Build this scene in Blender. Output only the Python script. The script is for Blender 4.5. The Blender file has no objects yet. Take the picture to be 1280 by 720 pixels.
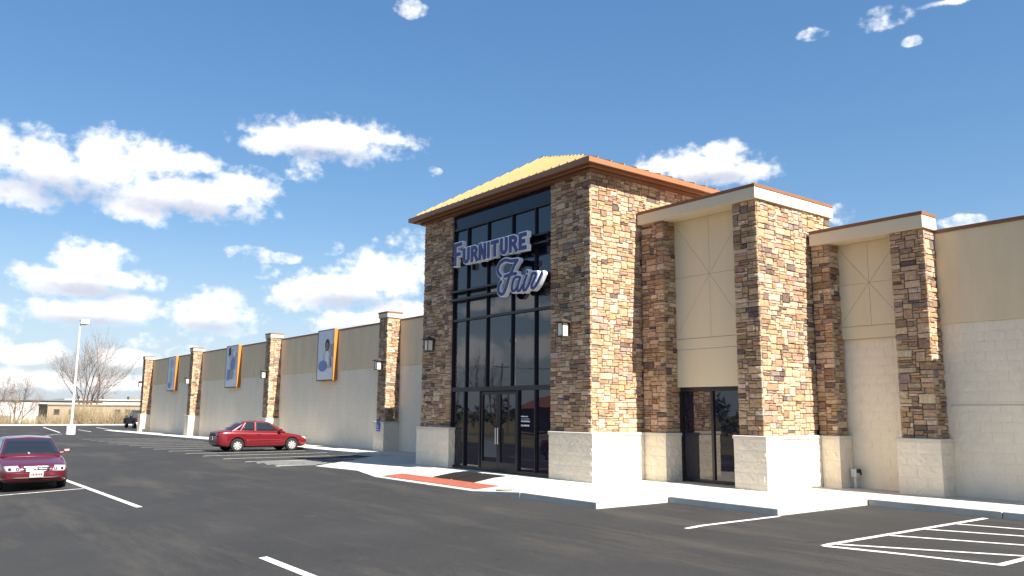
import bpy, bmesh, math, random
from mathutils import Matrix, Vector
from mathutils.bvhtree import BVHTree
R = math.radians
random.seed(7)
scene = bpy.context.scene
COL = scene.collection

# ------------------------------------------------------------------ camera
YAW, PITCH, ROLL = R(-52.369), R(8.649), R(0.488)
fw = Vector((math.sin(YAW)*math.cos(PITCH), math.cos(YAW)*math.cos(PITCH), math.sin(PITCH)))
rt = Vector((math.cos(YAW), -math.sin(YAW), 0))
up = rt.cross(fw)
rt2 = rt*math.cos(ROLL) + up*math.sin(ROLL)
up2 = -rt*math.sin(ROLL) + up*math.cos(ROLL)
cam_data = bpy.data.cameras.new('camera')
cam = bpy.data.objects.new('camera', cam_data)
COL.objects.link(cam)
M = Matrix((rt2, up2, -fw)).transposed().to_4x4()
M.translation = (0, 0, 1.75)
cam.matrix_world = M
cam_data.sensor_width = 36.0
cam_data.lens = 36.0*1011.8/1280
cam_data.clip_end = 6000
scene.camera = cam

# ------------------------------------------------------------------ light
SUN_EL, SUN_AZ = R(46.5), R(3.6)          # azimuth measured from +X towards +Y
to_sun = Vector((math.cos(SUN_EL)*math.cos(SUN_AZ), math.cos(SUN_EL)*math.sin(SUN_AZ), math.sin(SUN_EL)))
sun_data = bpy.data.lights.new('sun', 'SUN')
sun_data.energy = 4.4
sun_data.angle = R(0.53)
sun_data.color = (1.0, 0.93, 0.83)
sun = bpy.data.objects.new('sun', sun_data)
COL.objects.link(sun)
sun.location = (40, 10, 40)
sun.rotation_euler = (-to_sun).to_track_quat('-Z', 'Y').to_euler()
scene.view_settings.view_transform = 'Standard'
scene.view_settings.look = 'None'
scene.view_settings.exposure = 1.72
scene.view_settings.gamma = 1.0
scene.view_settings.use_curve_mapping = False

world = bpy.data.worlds.new('World')
scene.world = world
world.use_nodes = True
SKY_STRENGTH = 0.074
# clouds as (azimuth from +Y, elevation, half width, half height) in degrees
CLOUDS = [(-83.1, 14.8, 3.35, 1.72), (-85.7, 15.3, 1.67, 1.21), (-80.0, 15.3, 2.83, 1.77), (-77.2, 15.9, 2.56, 1.31), (-74.8, 16.0, 1.93, 0.67), (-84.4, 12.9, 1.92, 0.95), (-74.8, 13.8, 4.88, 1.24), (-77.7, 12.7, 2.32, 0.81), (-72.0, 14.7, 2.41, 0.95), (-70.9, 15.5, 1.48, 0.69), (-65.8, 18.4, 4.82, 1.28), (-69.3, 17.8, 2.45, 0.63), (-62.7, 18.8, 2.99, 0.59), (-67.6, 16.7, 1.1, .8), (-67.0, 16.2, .8, .7), (-65.2, 19.1, 2.38, 0.75), (-80.4, 8.8, 1.91, 1.6), (-82.5, 7.8, 2.01, 0.83), (-78.4, 8.0, 2.45, 0.66), (-80.9, 7.4, 2.71, 0.65), (-79.9, 6.0, 3.32, 0.85), (-77.9, 6.7, 1.65, 0.61), (-72.8, 6.2, 2.44, 1.38), (-73.4, 7.2, 1.25, 0.79), (-84.8, 4.9, 1.07, 0.95), (-70.6, 10.3, 1.36, 0.54), (-68.6, 10.2, 1.17, 0.33), (-69.6, 9.2, 0.79, 0.43), (-65.2, 11.1, 0.83, 0.44), (-64.2, 8.4, 3.66, 1.33), (-61.2, 9.3, 2.93, 1.79), (-66.9, 7.7, 2.27, 0.88), (-59.8, 11.9, 1.25, 0.73), (-63.3, 6.1, 2.77, 0.89), (-60.3, 6.9, 2.25, 0.9), (-76.8, 4.3, 1.23, 0.46), (-83.0, 3.3, 2.05, 0.63), (-78.1, 3.2, 1.95, 0.56), (-74.3, 3.5, 0.98, 0.47), (-83.7, 1.6, 3.2, 0.6), (-78.8, 1.5, 4.0, 0.5), (-38.8, 16.8, 3.7, 1.18), (-35.4, 16.4, 1.7, 0.85), (-41.4, 17.0, 2.35, 0.65), (-37.8, 17.8, 1.86, 0.69), (-26.4, 24.9, 1.35, 0.56), (-31.0, 24.6, 0.83, 0.34), (-24.8, 23.2, 0.52, 0.24), (-22.3, 25.1, 1.61, 0.23), (-29.7, 13.0, 0.69, 0.57), (-22.6, 11.9, 1.08, 0.34), (-60.2, 27.4, 1.01, 0.55), (-58.3, 16.7, 0.64, 0.28),
          (-125.2, 4.0, 2.0, 1.0), (-128.6, 4.6, 1.8, .8), (-129.2, 7.4, 2.8, .7), (-125.8, 7.0, 1.6, .4), (-121, 9.5, 1.5, .6), (-134, 6.5, 2.5, 1.0), (-138, 10, 3.0, 1.1)]
# grey undersides of the larger clouds
BASES = [(-82.5, 13.2, 4.6, 1.3), (-75.0, 12.9, 5.0, .9), (-66.2, 17.5, 4.0, .7), (-80.2, 7.2, 3.6, .75), (-80.0, 5.3, 3.3, .55), (-72.8, 5.3, 2.4, .7), (-64.0, 7.4, 4.4, .75), (-62.5, 5.4, 3.2, .6), (-38.2, 16.0, 3.6, .55), (-70.4, 9.8, 1.4, .3)]

def build_world():
    nt = world.node_tree
    N, L = nt.nodes, nt.links
    N.clear()
    out = N.new('ShaderNodeOutputWorld')
    bg = N.new('ShaderNodeBackground')
    bg.inputs['Strength'].default_value = SKY_STRENGTH
    sky = N.new('ShaderNodeTexSky')
    sky.sky_type = 'NISHITA'
    sky.sun_disc = False
    sky.sun_elevation = SUN_EL
    sky.sun_rotation = math.pi/2 - SUN_AZ     # 0 = +Y, turning towards +X
    sky.altitude = 200
    sky.air_density = 1.0
    sky.dust_density = 0.15
    sky.ozone_density = 2.2
    def math_(op, a, b=None, c=None):
        n = N.new('ShaderNodeMath'); n.operation = op
        for i, v in enumerate((a, b, c)):
            if v is None: continue
            if isinstance(v, (int, float)): n.inputs[i].default_value = v
            else: L.new(v, n.inputs[i])
        return n.outputs[0]
    tc = N.new('ShaderNodeTexCoord')
    sep = N.new('ShaderNodeSeparateXYZ')
    L.new(tc.outputs['Generated'], sep.inputs[0])
    az = math_('MULTIPLY', math_('ARCTAN2', sep.outputs[0], sep.outputs[1]), 180/math.pi)
    el = math_('MULTIPLY', math_('ARCSINE', sep.outputs[2]), 180/math.pi)
    cmb = N.new('ShaderNodeCombineXYZ')
    L.new(az, cmb.inputs[0]); L.new(el, cmb.inputs[1])
    def noise(scale, detail, rough, off=0.0):
        mp = N.new('ShaderNodeMapping')
        mp.inputs['Location'].default_value = (off, off*.7, off)
        mp.inputs['Scale'].default_value = (1, 1.35, 1)
        L.new(cmb.outputs[0], mp.inputs[0])
        n = N.new('ShaderNodeTexNoise'); n.noise_dimensions = '2D'
        n.inputs['Scale'].default_value = scale
        n.inputs['Detail'].default_value = detail
        n.inputs['Roughness'].default_value = rough
        L.new(mp.outputs[0], n.inputs['Vector'])
        return n.outputs[0]
    n1 = noise(0.42, 6, .56)
    n2 = noise(1.3, 5, .60, 13.0)
    vo = N.new('ShaderNodeTexVoronoi'); vo.feature = 'F1'; vo.voronoi_dimensions = '2D'
    vo.inputs['Scale'].default_value = 1.05
    vo.inputs['Detail'].default_value = 1.0
    L.new(cmb.outputs[0], vo.inputs['Vector'])
    puff = vo.outputs['Distance']
    def field(items, sx, sy):
        cur = None
        for (a, e, w_, h_) in items:
            m = N.new('ShaderNodeVectorMath'); m.operation = 'MULTIPLY_ADD'
            k_ = 1.0
            ix, iy = 1/(w_*sx*k_), 1/(h_*sy*k_)
            m.inputs[1].default_value = (ix, iy, 0)
            m.inputs[2].default_value = (-a*ix, -e*iy, 0)
            L.new(cmb.outputs[0], m.inputs[0])
            ln = N.new('ShaderNodeVectorMath'); ln.operation = 'LENGTH'
            L.new(m.outputs[0], ln.inputs[0])
            lv = ln.outputs['Value']
            if w_ < 1.5: lv = math_('MAXIMUM', lv, .98 if w_ > .75 else 1.06)          # small clouds stay thin and torn
            cur = lv if cur is None else math_('MINIMUM', cur, lv)
        return cur
    f = field(CLOUDS, 1.12, 1.12)
    # the same broken cumulus goes on round the rest of the sky, outside the part placed above
    n3 = noise(.115, 3, .5, 31.0)
    far = math_('ADD', math_('MULTIPLY', math_('SUBTRACT', .60, n3), 9.0), 1.0)
    away = math_('MULTIPLY', math_('SUBTRACT', 70.0, math_('ABSOLUTE', math_('ADD', az, 76.0))), .35)   # >0 inside the placed part
    far = math_('ADD', far, math_('MAXIMUM', away, 0.0))
    f = math_('MINIMUM', f, far)
    nz = math_('ADD', math_('MULTIPLY', math_('SUBTRACT', n1, .5), 1.5), math_('MULTIPLY', math_('SUBTRACT', n2, .5), .78))
    nz = math_('ADD', nz, math_('MULTIPLY', math_('SUBTRACT', puff, .42), .25))
    fa = math_('ADD', f, nz)
    def ramp(v, lo, hi):
        mr = N.new('ShaderNodeMapRange'); mr.interpolation_type = 'SMOOTHSTEP'
        mr.inputs['From Min'].default_value = lo; mr.inputs['From Max'].default_value = hi
        L.new(v, mr.inputs['Value'])
        return mr.outputs[0]
    alpha = ramp(fa, 1.28, .42)
    g = field(BASES, 1.0, 1.0)
    g = math_('MINIMUM', g, math_('ADD', far, .55))
    shade = ramp(math_('ADD', g, math_('MULTIPLY', nz, .6)), 1.45, .1)
    colr = N.new('ShaderNodeMix'); colr.data_type = 'RGBA'
    colr.inputs['A'].default_value = tuple(v/SKY_STRENGTH for v in (.40, .40, .40)) + (1,)
    colr.inputs['B'].default_value = tuple(v/SKY_STRENGTH for v in (.205, .213, .25)) + (1,)
    L.new(math_('MULTIPLY', shade, .95), colr.inputs['Factor'])
    mix = N.new('ShaderNodeMix'); mix.data_type = 'RGBA'
    L.new(math_('MULTIPLY', alpha, .97), mix.inputs['Factor'])
    pre = N.new('ShaderNodeVectorMath'); pre.operation = 'SCALE'; pre.inputs['Scale'].default_value = .12
    L.new(sky.outputs[0], pre.inputs[0])
    gm = N.new('ShaderNodeGamma'); gm.inputs[1].default_value = .62
    L.new(pre.outputs[0], gm.inputs[0])
    hs = N.new('ShaderNodeHueSaturation'); hs.inputs['Hue'].default_value = .505; hs.inputs['Saturation'].default_value = 1.58; hs.inputs['Value'].default_value = 4.25
    L.new(gm.outputs[0], hs.inputs['Color'])
    # pale blue air low over the horizon, the same all round
    hz = N.new('ShaderNodeMix'); hz.data_type = 'RGBA'
    low = math_('SUBTRACT', 1.0, math_('MULTIPLY', math_('ABSOLUTE', el), 1/13.0))
    low = math_('MAXIMUM', low, 0.0)
    L.new(math_('MULTIPLY', math_('POWER', low, 1.5), .85), hz.inputs['Factor'])
    L.new(hs.outputs[0], hz.inputs['A'])
    hz.inputs['B'].default_value = (.54/(SKY_STRENGTH*3.3), .65/(SKY_STRENGTH*3.3), .84/(SKY_STRENGTH*3.3), 1)
    L.new(hz.outputs['Result'], mix.inputs['A'])
    L.new(colr.outputs['Result'], mix.inputs['B'])
    L.new(mix.outputs['Result'], bg.inputs[0])
    L.new(bg.outputs[0], out.inputs[0])
build_world()
world.cycles.sampling_method = 'MANUAL'
world.cycles.sample_map_resolution = 512
scene.cycles.max_bounces = 6
scene.cycles.diffuse_bounces = 4
scene.cycles.glossy_bounces = 4

# ------------------------------------------------------------------ helpers
W = {}                                       # world matrix of every parent
class MB:
    """collects faces; build() links them as one mesh object"""
    def __init__(s): s.v = []; s.f = []; s.c = []
    def quad(s, *p, col=None):
        n = len(s.v); s.v += [tuple(q) for q in p]; s.f.append(tuple(range(n, n+len(p)))); s.c.append(col); return s
    def box(s, x0, x1, y0, y1, z0, z1, col=None):
        n = len(s.v)
        s.v += [(x0,y0,z0),(x1,y0,z0),(x1,y1,z0),(x0,y1,z0),(x0,y0,z1),(x1,y0,z1),(x1,y1,z1),(x0,y1,z1)]
        for f in ((0,3,2,1),(4,5,6,7),(0,1,5,4),(1,2,6,5),(2,3,7,6),(3,0,4,7)):
            s.f.append(tuple(n+i for i in f)); s.c.append(col)
        return s
    def prism(s, poly, d):
        """closed prism from a polygon, extruded by vector d"""
        d = Vector(d); n = len(s.v); k = len(poly)
        s.v += [tuple(p) for p in poly] + [tuple(Vector(p)+d) for p in poly]
        s.f.append(tuple(range(n, n+k))); s.f.append(tuple(range(n+2*k-1, n+k-1, -1)))
        for i in range(k):
            j = (i+1) % k
            s.f.append((n+i, n+k+i, n+k+j, n+j))
        s.c += [None]*(k+2)
        return s
    def tube(s, a, b, ra, rb=None, sides=8, cap=True):
        a = Vector(a); b = Vector(b); rb = ra if rb is None else rb
        d = (b-a)
        if d.length < 1e-6: return s
        d.normalize()
        x = d.orthogonal().normalized(); y = d.cross(x)
        n = len(s.v)
        for c, r_ in ((a, ra), (b, rb)):
            for i in range(sides):
                t = 2*math.pi*i/sides
                s.v.append(tuple(c + x*math.cos(t)*r_ + y*math.sin(t)*r_))
        for i in range(sides):
            j = (i+1) % sides
            s.f.append((n+i, n+j, n+sides+j, n+sides+i)); s.c.append(None)
        if cap:
            s.f.append(tuple(range(n+sides-1, n-1, -1))); s.f.append(tuple(range(n+sides, n+2*sides))); s.c += [None, None]
        return s
    def mesh(s, name):
        me = bpy.data.meshes.new(name)
        me.from_pydata(s.v, [], s.f)
        if any(c is not None for c in s.c):
            at = me.color_attributes.new('stone_tint', 'FLOAT_COLOR', 'CORNER')
            buf = []
            for f, c in zip(s.f, s.c):
                buf += list(c if c is not None else (.5, .4, .3, 1))*len(f)
            at.data.foreach_set('color', buf)
        me.update()
        return me
    def build(s, name, mat, parent=None, bevel=0, smooth=False, seg=2, fix=True):
        me = s.mesh(name)
        if fix:
            bm = bmesh.new(); bm.from_mesh(me); bmesh.ops.recalc_face_normals(bm, faces=bm.faces); bm.to_mesh(me); bm.free()
        return link(name, me, mat, parent, bevel, smooth, seg)

def link(name, me, mat, parent=None, bevel=0, smooth=False, seg=2, mw=None):
    o = bpy.data.objects.new(name, me)
    if mat is not None and len(me.materials) == 0: me.materials.append(mat)
    COL.objects.link(o)
    if mw is not None: o.matrix_basis = mw
    if parent is not None:
        o.parent = parent
        o.matrix_parent_inverse = W[parent].inverted()
    W[o] = mw.copy() if mw is not None else Matrix()
    if bevel:
        m = o.modifiers.new('bevel', 'BEVEL'); m.width = bevel; m.segments = seg; m.limit_method = 'ANGLE'; m.angle_limit = R(35)
    if smooth:
        me.polygons.foreach_set('use_smooth', [True]*len(me.polygons))
    return o

def tag(o, label=None, cat=None, group=None, kind=None):
    if label: o['label'] = label
    if cat: o['category'] = cat
    if group: o['group'] = group
    if kind: o['kind'] = kind
    return o

def thing(name, loc, label, cat, group=None):
    o = bpy.data.objects.new(name, None)
    o.empty_display_size = .3
    COL.objects.link(o)
    o.location = loc
    W[o] = Matrix.Translation(loc)
    return tag(o, label, cat, group)

def copy_tree(o, parent=None, off=None):
    c = o.copy(); COL.objects.link(c)
    if parent is not None: c.parent = parent
    for ch in [k for k in COL.objects if k.parent is o]: copy_tree(ch, c)
    return c

# ------------------------------------------------------------------ materials
def mat(name, col=(.5,.5,.5), rough=.8, metal=0.0, spec=.5, var=0.0, vscale=3.0, bump=0.0, bscale=40.0, bdist=.01, coat=0.0, ior=1.5, var2=None, stretch=(1,1,1), emit=None):
    m = bpy.data.materials.new(name); m.use_nodes = True
    nt = m.node_tree; N, L = nt.nodes, nt.links
    b = N['Principled BSDF']
    b.inputs['Base Color'].default_value = (*col, 1)
    b.inputs['Roughness'].default_value = rough
    b.inputs['Metallic'].default_value = metal
    b.inputs['Specular IOR Level'].default_value = spec
    b.inputs['IOR'].default_value = ior
    b.inputs['Coat Weight'].default_value = coat
    b.inputs['Coat Roughness'].default_value = .03
    geo = N.new('ShaderNodeNewGeometry')
    mp = N.new('ShaderNodeMapping'); mp.inputs['Scale'].default_value = stretch
    L.new(geo.outputs['Position'], mp.inputs[0])
    if var:
        n = N.new('ShaderNodeTexNoise'); n.inputs['Scale'].default_value = vscale; n.inputs['Detail'].default_value = 6; n.inputs['Roughness'].default_value = .65
        L.new(mp.outputs[0], n.inputs['Vector'])
        r = N.new('ShaderNodeValToRGB')
        r.color_ramp.elements[0].position = .25; r.color_ramp.elements[1].position = .75
        lo = var2 if var2 else tuple(max(0, c*(1-var)) for c in col)
        hi = tuple(min(1, c*(1+var)) for c in col)
        r.color_ramp.elements[0].color = (*lo, 1); r.color_ramp.elements[1].color = (*hi, 1)
        L.new(n.outputs[0], r.inputs[0]); L.new(r.outputs[0], b.inputs['Base Color'])
    if bump:
        n = N.new('ShaderNodeTexNoise'); n.inputs['Scale'].default_value = bscale; n.inputs['Detail'].default_value = 5
        L.new(mp.outputs[0], n.inputs['Vector'])
        bp = N.new('ShaderNodeBump'); bp.inputs['Strength'].default_value = bump; bp.inputs['Distance'].default_value = bdist
        L.new(n.outputs[0], bp.inputs['Height']); L.new(bp.outputs[0], b.inputs['Normal'])
    if emit:
        b.inputs['Emission Color'].default_value = (*emit[0], 1); b.inputs['Emission Strength'].default_value = emit[1]
    return m

def asphalt_mat():
    m = bpy.data.materials.new('asphalt'); m.use_nodes = True
    N, L = m.node_tree.nodes, m.node_tree.links
    b = N['Principled BSDF']; b.inputs['Roughness'].default_value = .86; b.inputs['Specular IOR Level'].default_value = .35
    geo = N.new('ShaderNodeNewGeometry')
    def noise(scale, detail=5, rough=.6, st=(1,1,1), rot=0):
        mp = N.new('ShaderNodeMapping'); mp.inputs['Scale'].default_value = st; mp.inputs['Rotation'].default_value = (0,0,rot)
        L.new(geo.outputs['Position'], mp.inputs[0])
        n = N.new('ShaderNodeTexNoise'); n.inputs['Scale'].default_value = scale; n.inputs['Detail'].default_value = detail; n.inputs['Roughness'].default_value = rough
        L.new(mp.outputs[0], n.inputs['Vector']); return n.outputs[0]
    def ramp(v, p0, p1, c0, c1):
        r = N.new('ShaderNodeValToRGB'); e = r.color_ramp.elements
        e[0].position = p0; e[1].position = p1; e[0].color = (*c0,1); e[1].color = (*c1,1)
        L.new(v, r.inputs[0]); return r.outputs[0]
    def mixc(f, a, bb, kind='MIX'):
        x = N.new('ShaderNodeMix'); x.data_type = 'RGBA'; x.blend_type = kind
        if isinstance(f, float): x.inputs['Factor'].default_value = f
        else: L.new(f, x.inputs['Factor'])
        for k, v in (('A', a), ('B', bb)):
            if isinstance(v, tuple): x.inputs[k].default_value = (*v, 1)
            else: L.new(v, x.inputs[k])
        return x.outputs['Result']
    base = ramp(noise(.35, 7), .3, .72, (.0180,.0184,.0195), (.029,.0289,.029))
    # dusty streaks dragged along the aisle, tyre scuffs and a few pale worn spots
    dust = ramp(noise(.5, 9, .72, (.28, 1.5, 1), .25), .50, .70, (0,0,0), (1,1,1))
    c = mixc(dust, base, (.052,.048,.041))
    sp = ramp(noise(1.1, 8, .75, (.6, 1.2, 1), -.3), .66, .80, (0,0,0), (.8,.8,.8))
    c = mixc(sp, c, (.075,.070,.060))
    scuff = ramp(noise(1.7, 6, .6, (.07, 1.6, 1), .12), .64, .76, (0,0,0), (.55,.55,.55))
    c = mixc(scuff, c, (.052,.050,.046))
    blot = ramp(noise(2.6, 6, .75), .60, .72, (0,0,0), (.75,.75,.75))
    c = mixc(blot, c, (.043,.041,.037))
    tyre = ramp(noise(3.2, 3, .5, (.035, 1.0, 1), .05), .66, .74, (0,0,0), (.6,.6,.6))
    c = mixc(tyre, c, (.013,.013,.0135))
    drip = ramp(noise(1.9, 2, .5), .74, .78, (0,0,0), (.8,.8,.8))
    c = mixc(drip, c, (.011,.011,.011))
    speck = ramp(noise(24, 2, .5), .72, .78, (0,0,0), (.8,.8,.8))
    c = mixc(speck, c, (.085,.08,.072))
    grain = ramp(noise(34, 5, .85), .30, .72, (.52,.52,.52), (1.38,1.38,1.38))
    c = mixc(1.0, c, grain, 'MULTIPLY')
    L.new(c, b.inputs['Base Color'])
    bp = N.new('ShaderNodeBump'); bp.inputs['Strength'].default_value = .55; bp.inputs['Distance'].default_value = .006
    L.new(noise(120, 4, .7), bp.inputs['Height']); L.new(bp.outputs[0], b.inputs['Normal'])
    return m

def stone_mat(name, from_object):
    m = bpy.data.materials.new(name); m.use_nodes = True
    N, L = m.node_tree.nodes, m.node_tree.links
    b = N['Principled BSDF']; b.inputs['Roughness'].default_value = .9; b.inputs['Specular IOR Level'].default_value = .2
    if from_object: src = N.new('ShaderNodeObjectInfo').outputs['Color']
    else:
        a = N.new('ShaderNodeAttribute'); a.attribute_name = 'stone_tint'; src = a.outputs['Color']
    geo = N.new('ShaderNodeNewGeometry')
    n = N.new('ShaderNodeTexNoise'); n.inputs['Scale'].default_value = 14; n.inputs['Detail'].default_value = 7; n.inputs['Roughness'].default_value = .7
    L.new(geo.outputs['Position'], n.inputs['Vector'])
    r = N.new('ShaderNodeValToRGB'); r.color_ramp.elements[0].position = .3; r.color_ramp.elements[1].position = .72
    r.color_ramp.elements[0].color = (.62,.58,.54,1); r.color_ramp.elements[1].color = (1.28,1.26,1.22,1)
    L.new(n.outputs[0], r.inputs[0])
    x = N.new('ShaderNodeMix'); x.data_type = 'RGBA'; x.blend_type = 'MULTIPLY'; x.inputs['Factor'].default_value = 1
    L.new(src, x.inputs['A']); L.new(r.outputs[0], x.inputs['B']); L.new(x.outputs['Result'], b.inputs['Base Color'])
    n2 = N.new('ShaderNodeTexNoise'); n2.inputs['Scale'].default_value = 28; n2.inputs['Detail'].default_value = 6
    L.new(geo.outputs['Position'], n2.inputs['Vector'])
    bp = N.new('ShaderNodeBump'); bp.inputs['Strength'].default_value = .8; bp.inputs['Distance'].default_value = .02
    L.new(n2.outputs[0], bp.inputs['Height']); L.new(bp.outputs[0], b.inputs['Normal'])
    return m

def glass_mat(name, tint, ior, wav):
    m = mat(name, tint, .015, 0, .5, ior=ior)
    N, L = m.node_tree.nodes, m.node_tree.links
    geo = N.new('ShaderNodeNewGeometry')
    n = N.new('ShaderNodeTexNoise'); n.inputs['Scale'].default_value = 1.1; n.inputs['Detail'].default_value = 2
    L.new(geo.outputs['Position'], n.inputs['Vector'])
    bp = N.new('ShaderNodeBump'); bp.inputs['Strength'].default_value = wav; bp.inputs['Distance'].default_value = .02
    L.new(n.outputs[0], bp.inputs['Height']); L.new(bp.outputs[0], N['Principled BSDF'].inputs['Normal'])
    return m

m_asphalt = asphalt_mat()
m_conc = mat('concrete', (.48,.465,.415), .9, spec=.2, var=.2, vscale=1.3, bump=.25, bscale=60, bdist=.004)
m_conc_dark = mat('concrete_joint', (.24,.23,.21), .95, spec=.1)
m_paint = mat('line_paint', (.66,.66,.63), .75, var=.22, vscale=9, bump=.3, bscale=90, bdist=.004, var2=(.30,.30,.29))
m_stone_o = stone_mat('stone_piece', True)
m_stone_v = stone_mat('stone_joined', False)
m_mortar = mat('mortar', (.085,.063,.048), .95, spec=.1, var=.3, vscale=20)
m_block = mat('painted_split_block', (.74,.65,.52), .85, spec=.25, var=.07, vscale=2.2, bump=.9, bscale=22, bdist=.02)
m_wall = mat('painted_block_wall', (.79,.69,.545), .86, spec=.25, var=.085, vscale=1.1, stretch=(1,1,.45), bump=.8, bscale=16, bdist=.02)
m_cap = mat('cast_stone_cap', (.58,.545,.47), .85, spec=.2, var=.1, vscale=4, bump=.2, bscale=50, bdist=.004)
m_eifs = mat('stucco_tan', (.70,.565,.38), .93, spec=.15, var=.10, vscale=1.6, stretch=(1,1,.22), bump=.25, bscale=120, bdist=.003)
m_eifs_p = mat('stucco_panel', (.68,.575,.405), .93, spec=.15, var=.05, vscale=1.6, stretch=(1,1,.22), bump=.25, bscale=120, bdist=.003)
m_eifs_l = mat('stucco_cream', (.64,.56,.42), .93, spec=.15, var=.05, vscale=.9, bump=.2, bscale=120, bdist=.003)
m_groove = mat('stucco_groove', (.42,.34,.23), .95, spec=.1)
m_coping = mat('copper_coping', (.20,.088,.046), .5, spec=.4, var=.1, vscale=2.0)
m_fascia = mat('copper_fascia', (.27,.125,.058), .42, spec=.5, var=.08, vscale=1.5)
m_roof = mat('copper_roof', (.345,.228,.095), .45, metal=.1, spec=.5, var=.07, vscale=1.0)
m_frame = mat('dark_bronze_frame', (.016,.015,.018), .30, spec=.4)
m_spandrel = glass_mat('spandrel_panel', (.010,.010,.022), 1.5, .03)
m_glass = glass_mat('tinted_glass', (.006,.007,.019), 1.75, .05)
m_chrome = mat('brushed_steel', (.62,.62,.62), .28, metal=1)
m_dark_metal = mat('lantern_metal', (.055,.042,.034), .5, spec=.4, var=.2, vscale=30)
m_lampglass = mat('frosted_glass', (.74,.72,.64), .35, spec=.5)
m_white_metal = mat('white_metal', (.62,.62,.60), .5, spec=.4, var=.06, vscale=3)
m_red_tile = mat('tactile_red', (.27,.078,.052), .85, spec=.2, var=.12, vscale=5, bump=.3, bscale=50)
m_mat = mat('rubber_mat', (.011,.0105,.010), .95, spec=.2, var=.3, vscale=30, bump=.5, bscale=140)
m_orange = mat('orange_panel_side', (.40,.175,.030), .55, spec=.4, var=.06, vscale=2)
m_blue = mat('sign_blue', (.036,.040,.17), .42, spec=.5)
m_signwhite = mat('sign_white', (.84,.85,.89), .5, spec=.4)
m_ada = mat('access_blue', (.03,.07,.42), .5)
m_black = mat('black_plastic', (.012,.012,.013), .6)
m_bark = mat('bare_bark', (.12,.097,.083), .95, spec=.1, var=.25, vscale=6)
m_twig = mat('bare_twigs', (.19,.155,.135), .95, spec=.1)
m_brush = mat('dry_brush', (.235,.185,.115), .95, spec=.1, var=.45, vscale=.9)
m_grass = mat('dormant_grass', (.13,.11,.055), .95, spec=.1, var=.4, vscale=.3, bump=.6, bscale=8, bdist=.05)

# ------------------------------------------------------------------ the lot and the ground round it
def gx_(x): return 0.0 if x > -15 else (.005*(x+15) if x > -116 else (-.505 if x > -118 else max(-.505 + (x+118)*.33, -2.5)))
def gy_(y): return 0.0 if y > 10.4 else max(.04*(y-10.4), -1.416)
def gz(x, y): return gx_(x) + gy_(y)
def sheet(name, m, xs, ys, dz, parent=None):
    mb = MB()
    n = len(ys)
    for x in xs:
        for y in ys: mb.v.append((x, y, gz(x, y)+dz))
    for i in range(len(xs)-1):
        for j in range(n-1):
            mb.f.append((i*n+j, (i+1)*n+j, (i+1)*n+j+1, i*n+j+1)); mb.c.append(None)
    return mb.build(name, m, parent, fix=False)
tag(sheet('ground', m_grass, [-3000,-400,-124.1,-118,-116,-15,60,3000], [-3000,-300,-25,10.4,80,3000], -.03), kind='structure')
lot = tag(sheet('parking_lot', m_asphalt, [-116,-15,60], [-24.9,10.4,80], 0), kind='structure')
def line(x0, y0, x1, y1, w=.1):
    d = Vector((x1-x0, y1-y0)); n = max(1, int(d.length/.8)); d2 = d.normalized(); s = Vector((-d2.y, d2.x))*w/2
    mb = MB()
    if min(y0, y1) < 10.4 < max(y0, y1): ts = sorted([i/n for i in range(n+1)] + [(10.4-y0)/(y1-y0)])
    else: ts = [i/n for i in range(n+1)]
    for a, b in zip(ts[:-1], ts[1:]):
        P = [(x0+d.x*a-s.x, y0+d.y*a-s.y), (x0+d.x*b-s.x, y0+d.y*b-s.y), (x0+d.x*b+s.x, y0+d.y*b+s.y), (x0+d.x*a+s.x, y0+d.y*a+s.y)]
        mb.quad(*[(p[0], p[1], gz(*p)+.004) for p in P])
    return mb.build('parking_line', m_paint, lot, fix=False)
# middle rows: stalls run along X
line(-29.5, 4.38, -18.1, 4.40, .12); line(-11.1, 4.32, -5.6, 4.32, .12); line(-23.3, -14, -23.3, 4.3, .1)
for k in range(1, 6):
    line(-29.5, 4.38-2.65*k, -18.1, 4.38-2.65*k, .11); line(-11.1, 4.32-2.65*k, -.5, 4.32-2.65*k, .11)
# stalls along the long wall
for k in range(12):
    x = -30.55-2.4*k
    if k == 2: x += .1
    line(x, 10.2, x-.05, 15.45, .1)
# hatched access aisle by the ramp
line(-28.3, 10.2, -28.3, 15.4); line(-25.5, 10.2, -25.5, 11.6)
for k in range(6):
    line(-25.7-.42*k, 10.3+.1*(k % 2), -26.6-.42*k, 15.3, .09)
# stall and hatched aisle on the right
line(-8.53, 10.0, -8.53, 12.4, .1)
line(-6.35, 10.22, -6.35, 15.2, .1); line(-6.35, 10.22, -4.3, 10.66, .1); line(-4.33, 10.62, -4.33, 15.2, .1)
for (ya, yb) in ((14.0, 14.55), (12.95, 13.75), (11.85, 12.7), (10.45, 11.6)):
    line(-6.3, ya, -4.38, yb, .09)
# far stalls and the lamp island
line(-104, 14.6, -76, 11.9, .14); line(-100, 19.2, -80, 17.2, .14); line(-88, 15.3, -78, 14.6, .12); line(-67.9, 9.7, -72.5, 11.9, .12)
# far kerb
tag(MB().box(-116.35, -116.0, -24.9, 80, -2.2, gz(-116, 20)+.14).build('far_kerb', m_conc, None, .02), kind='structure')

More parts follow.
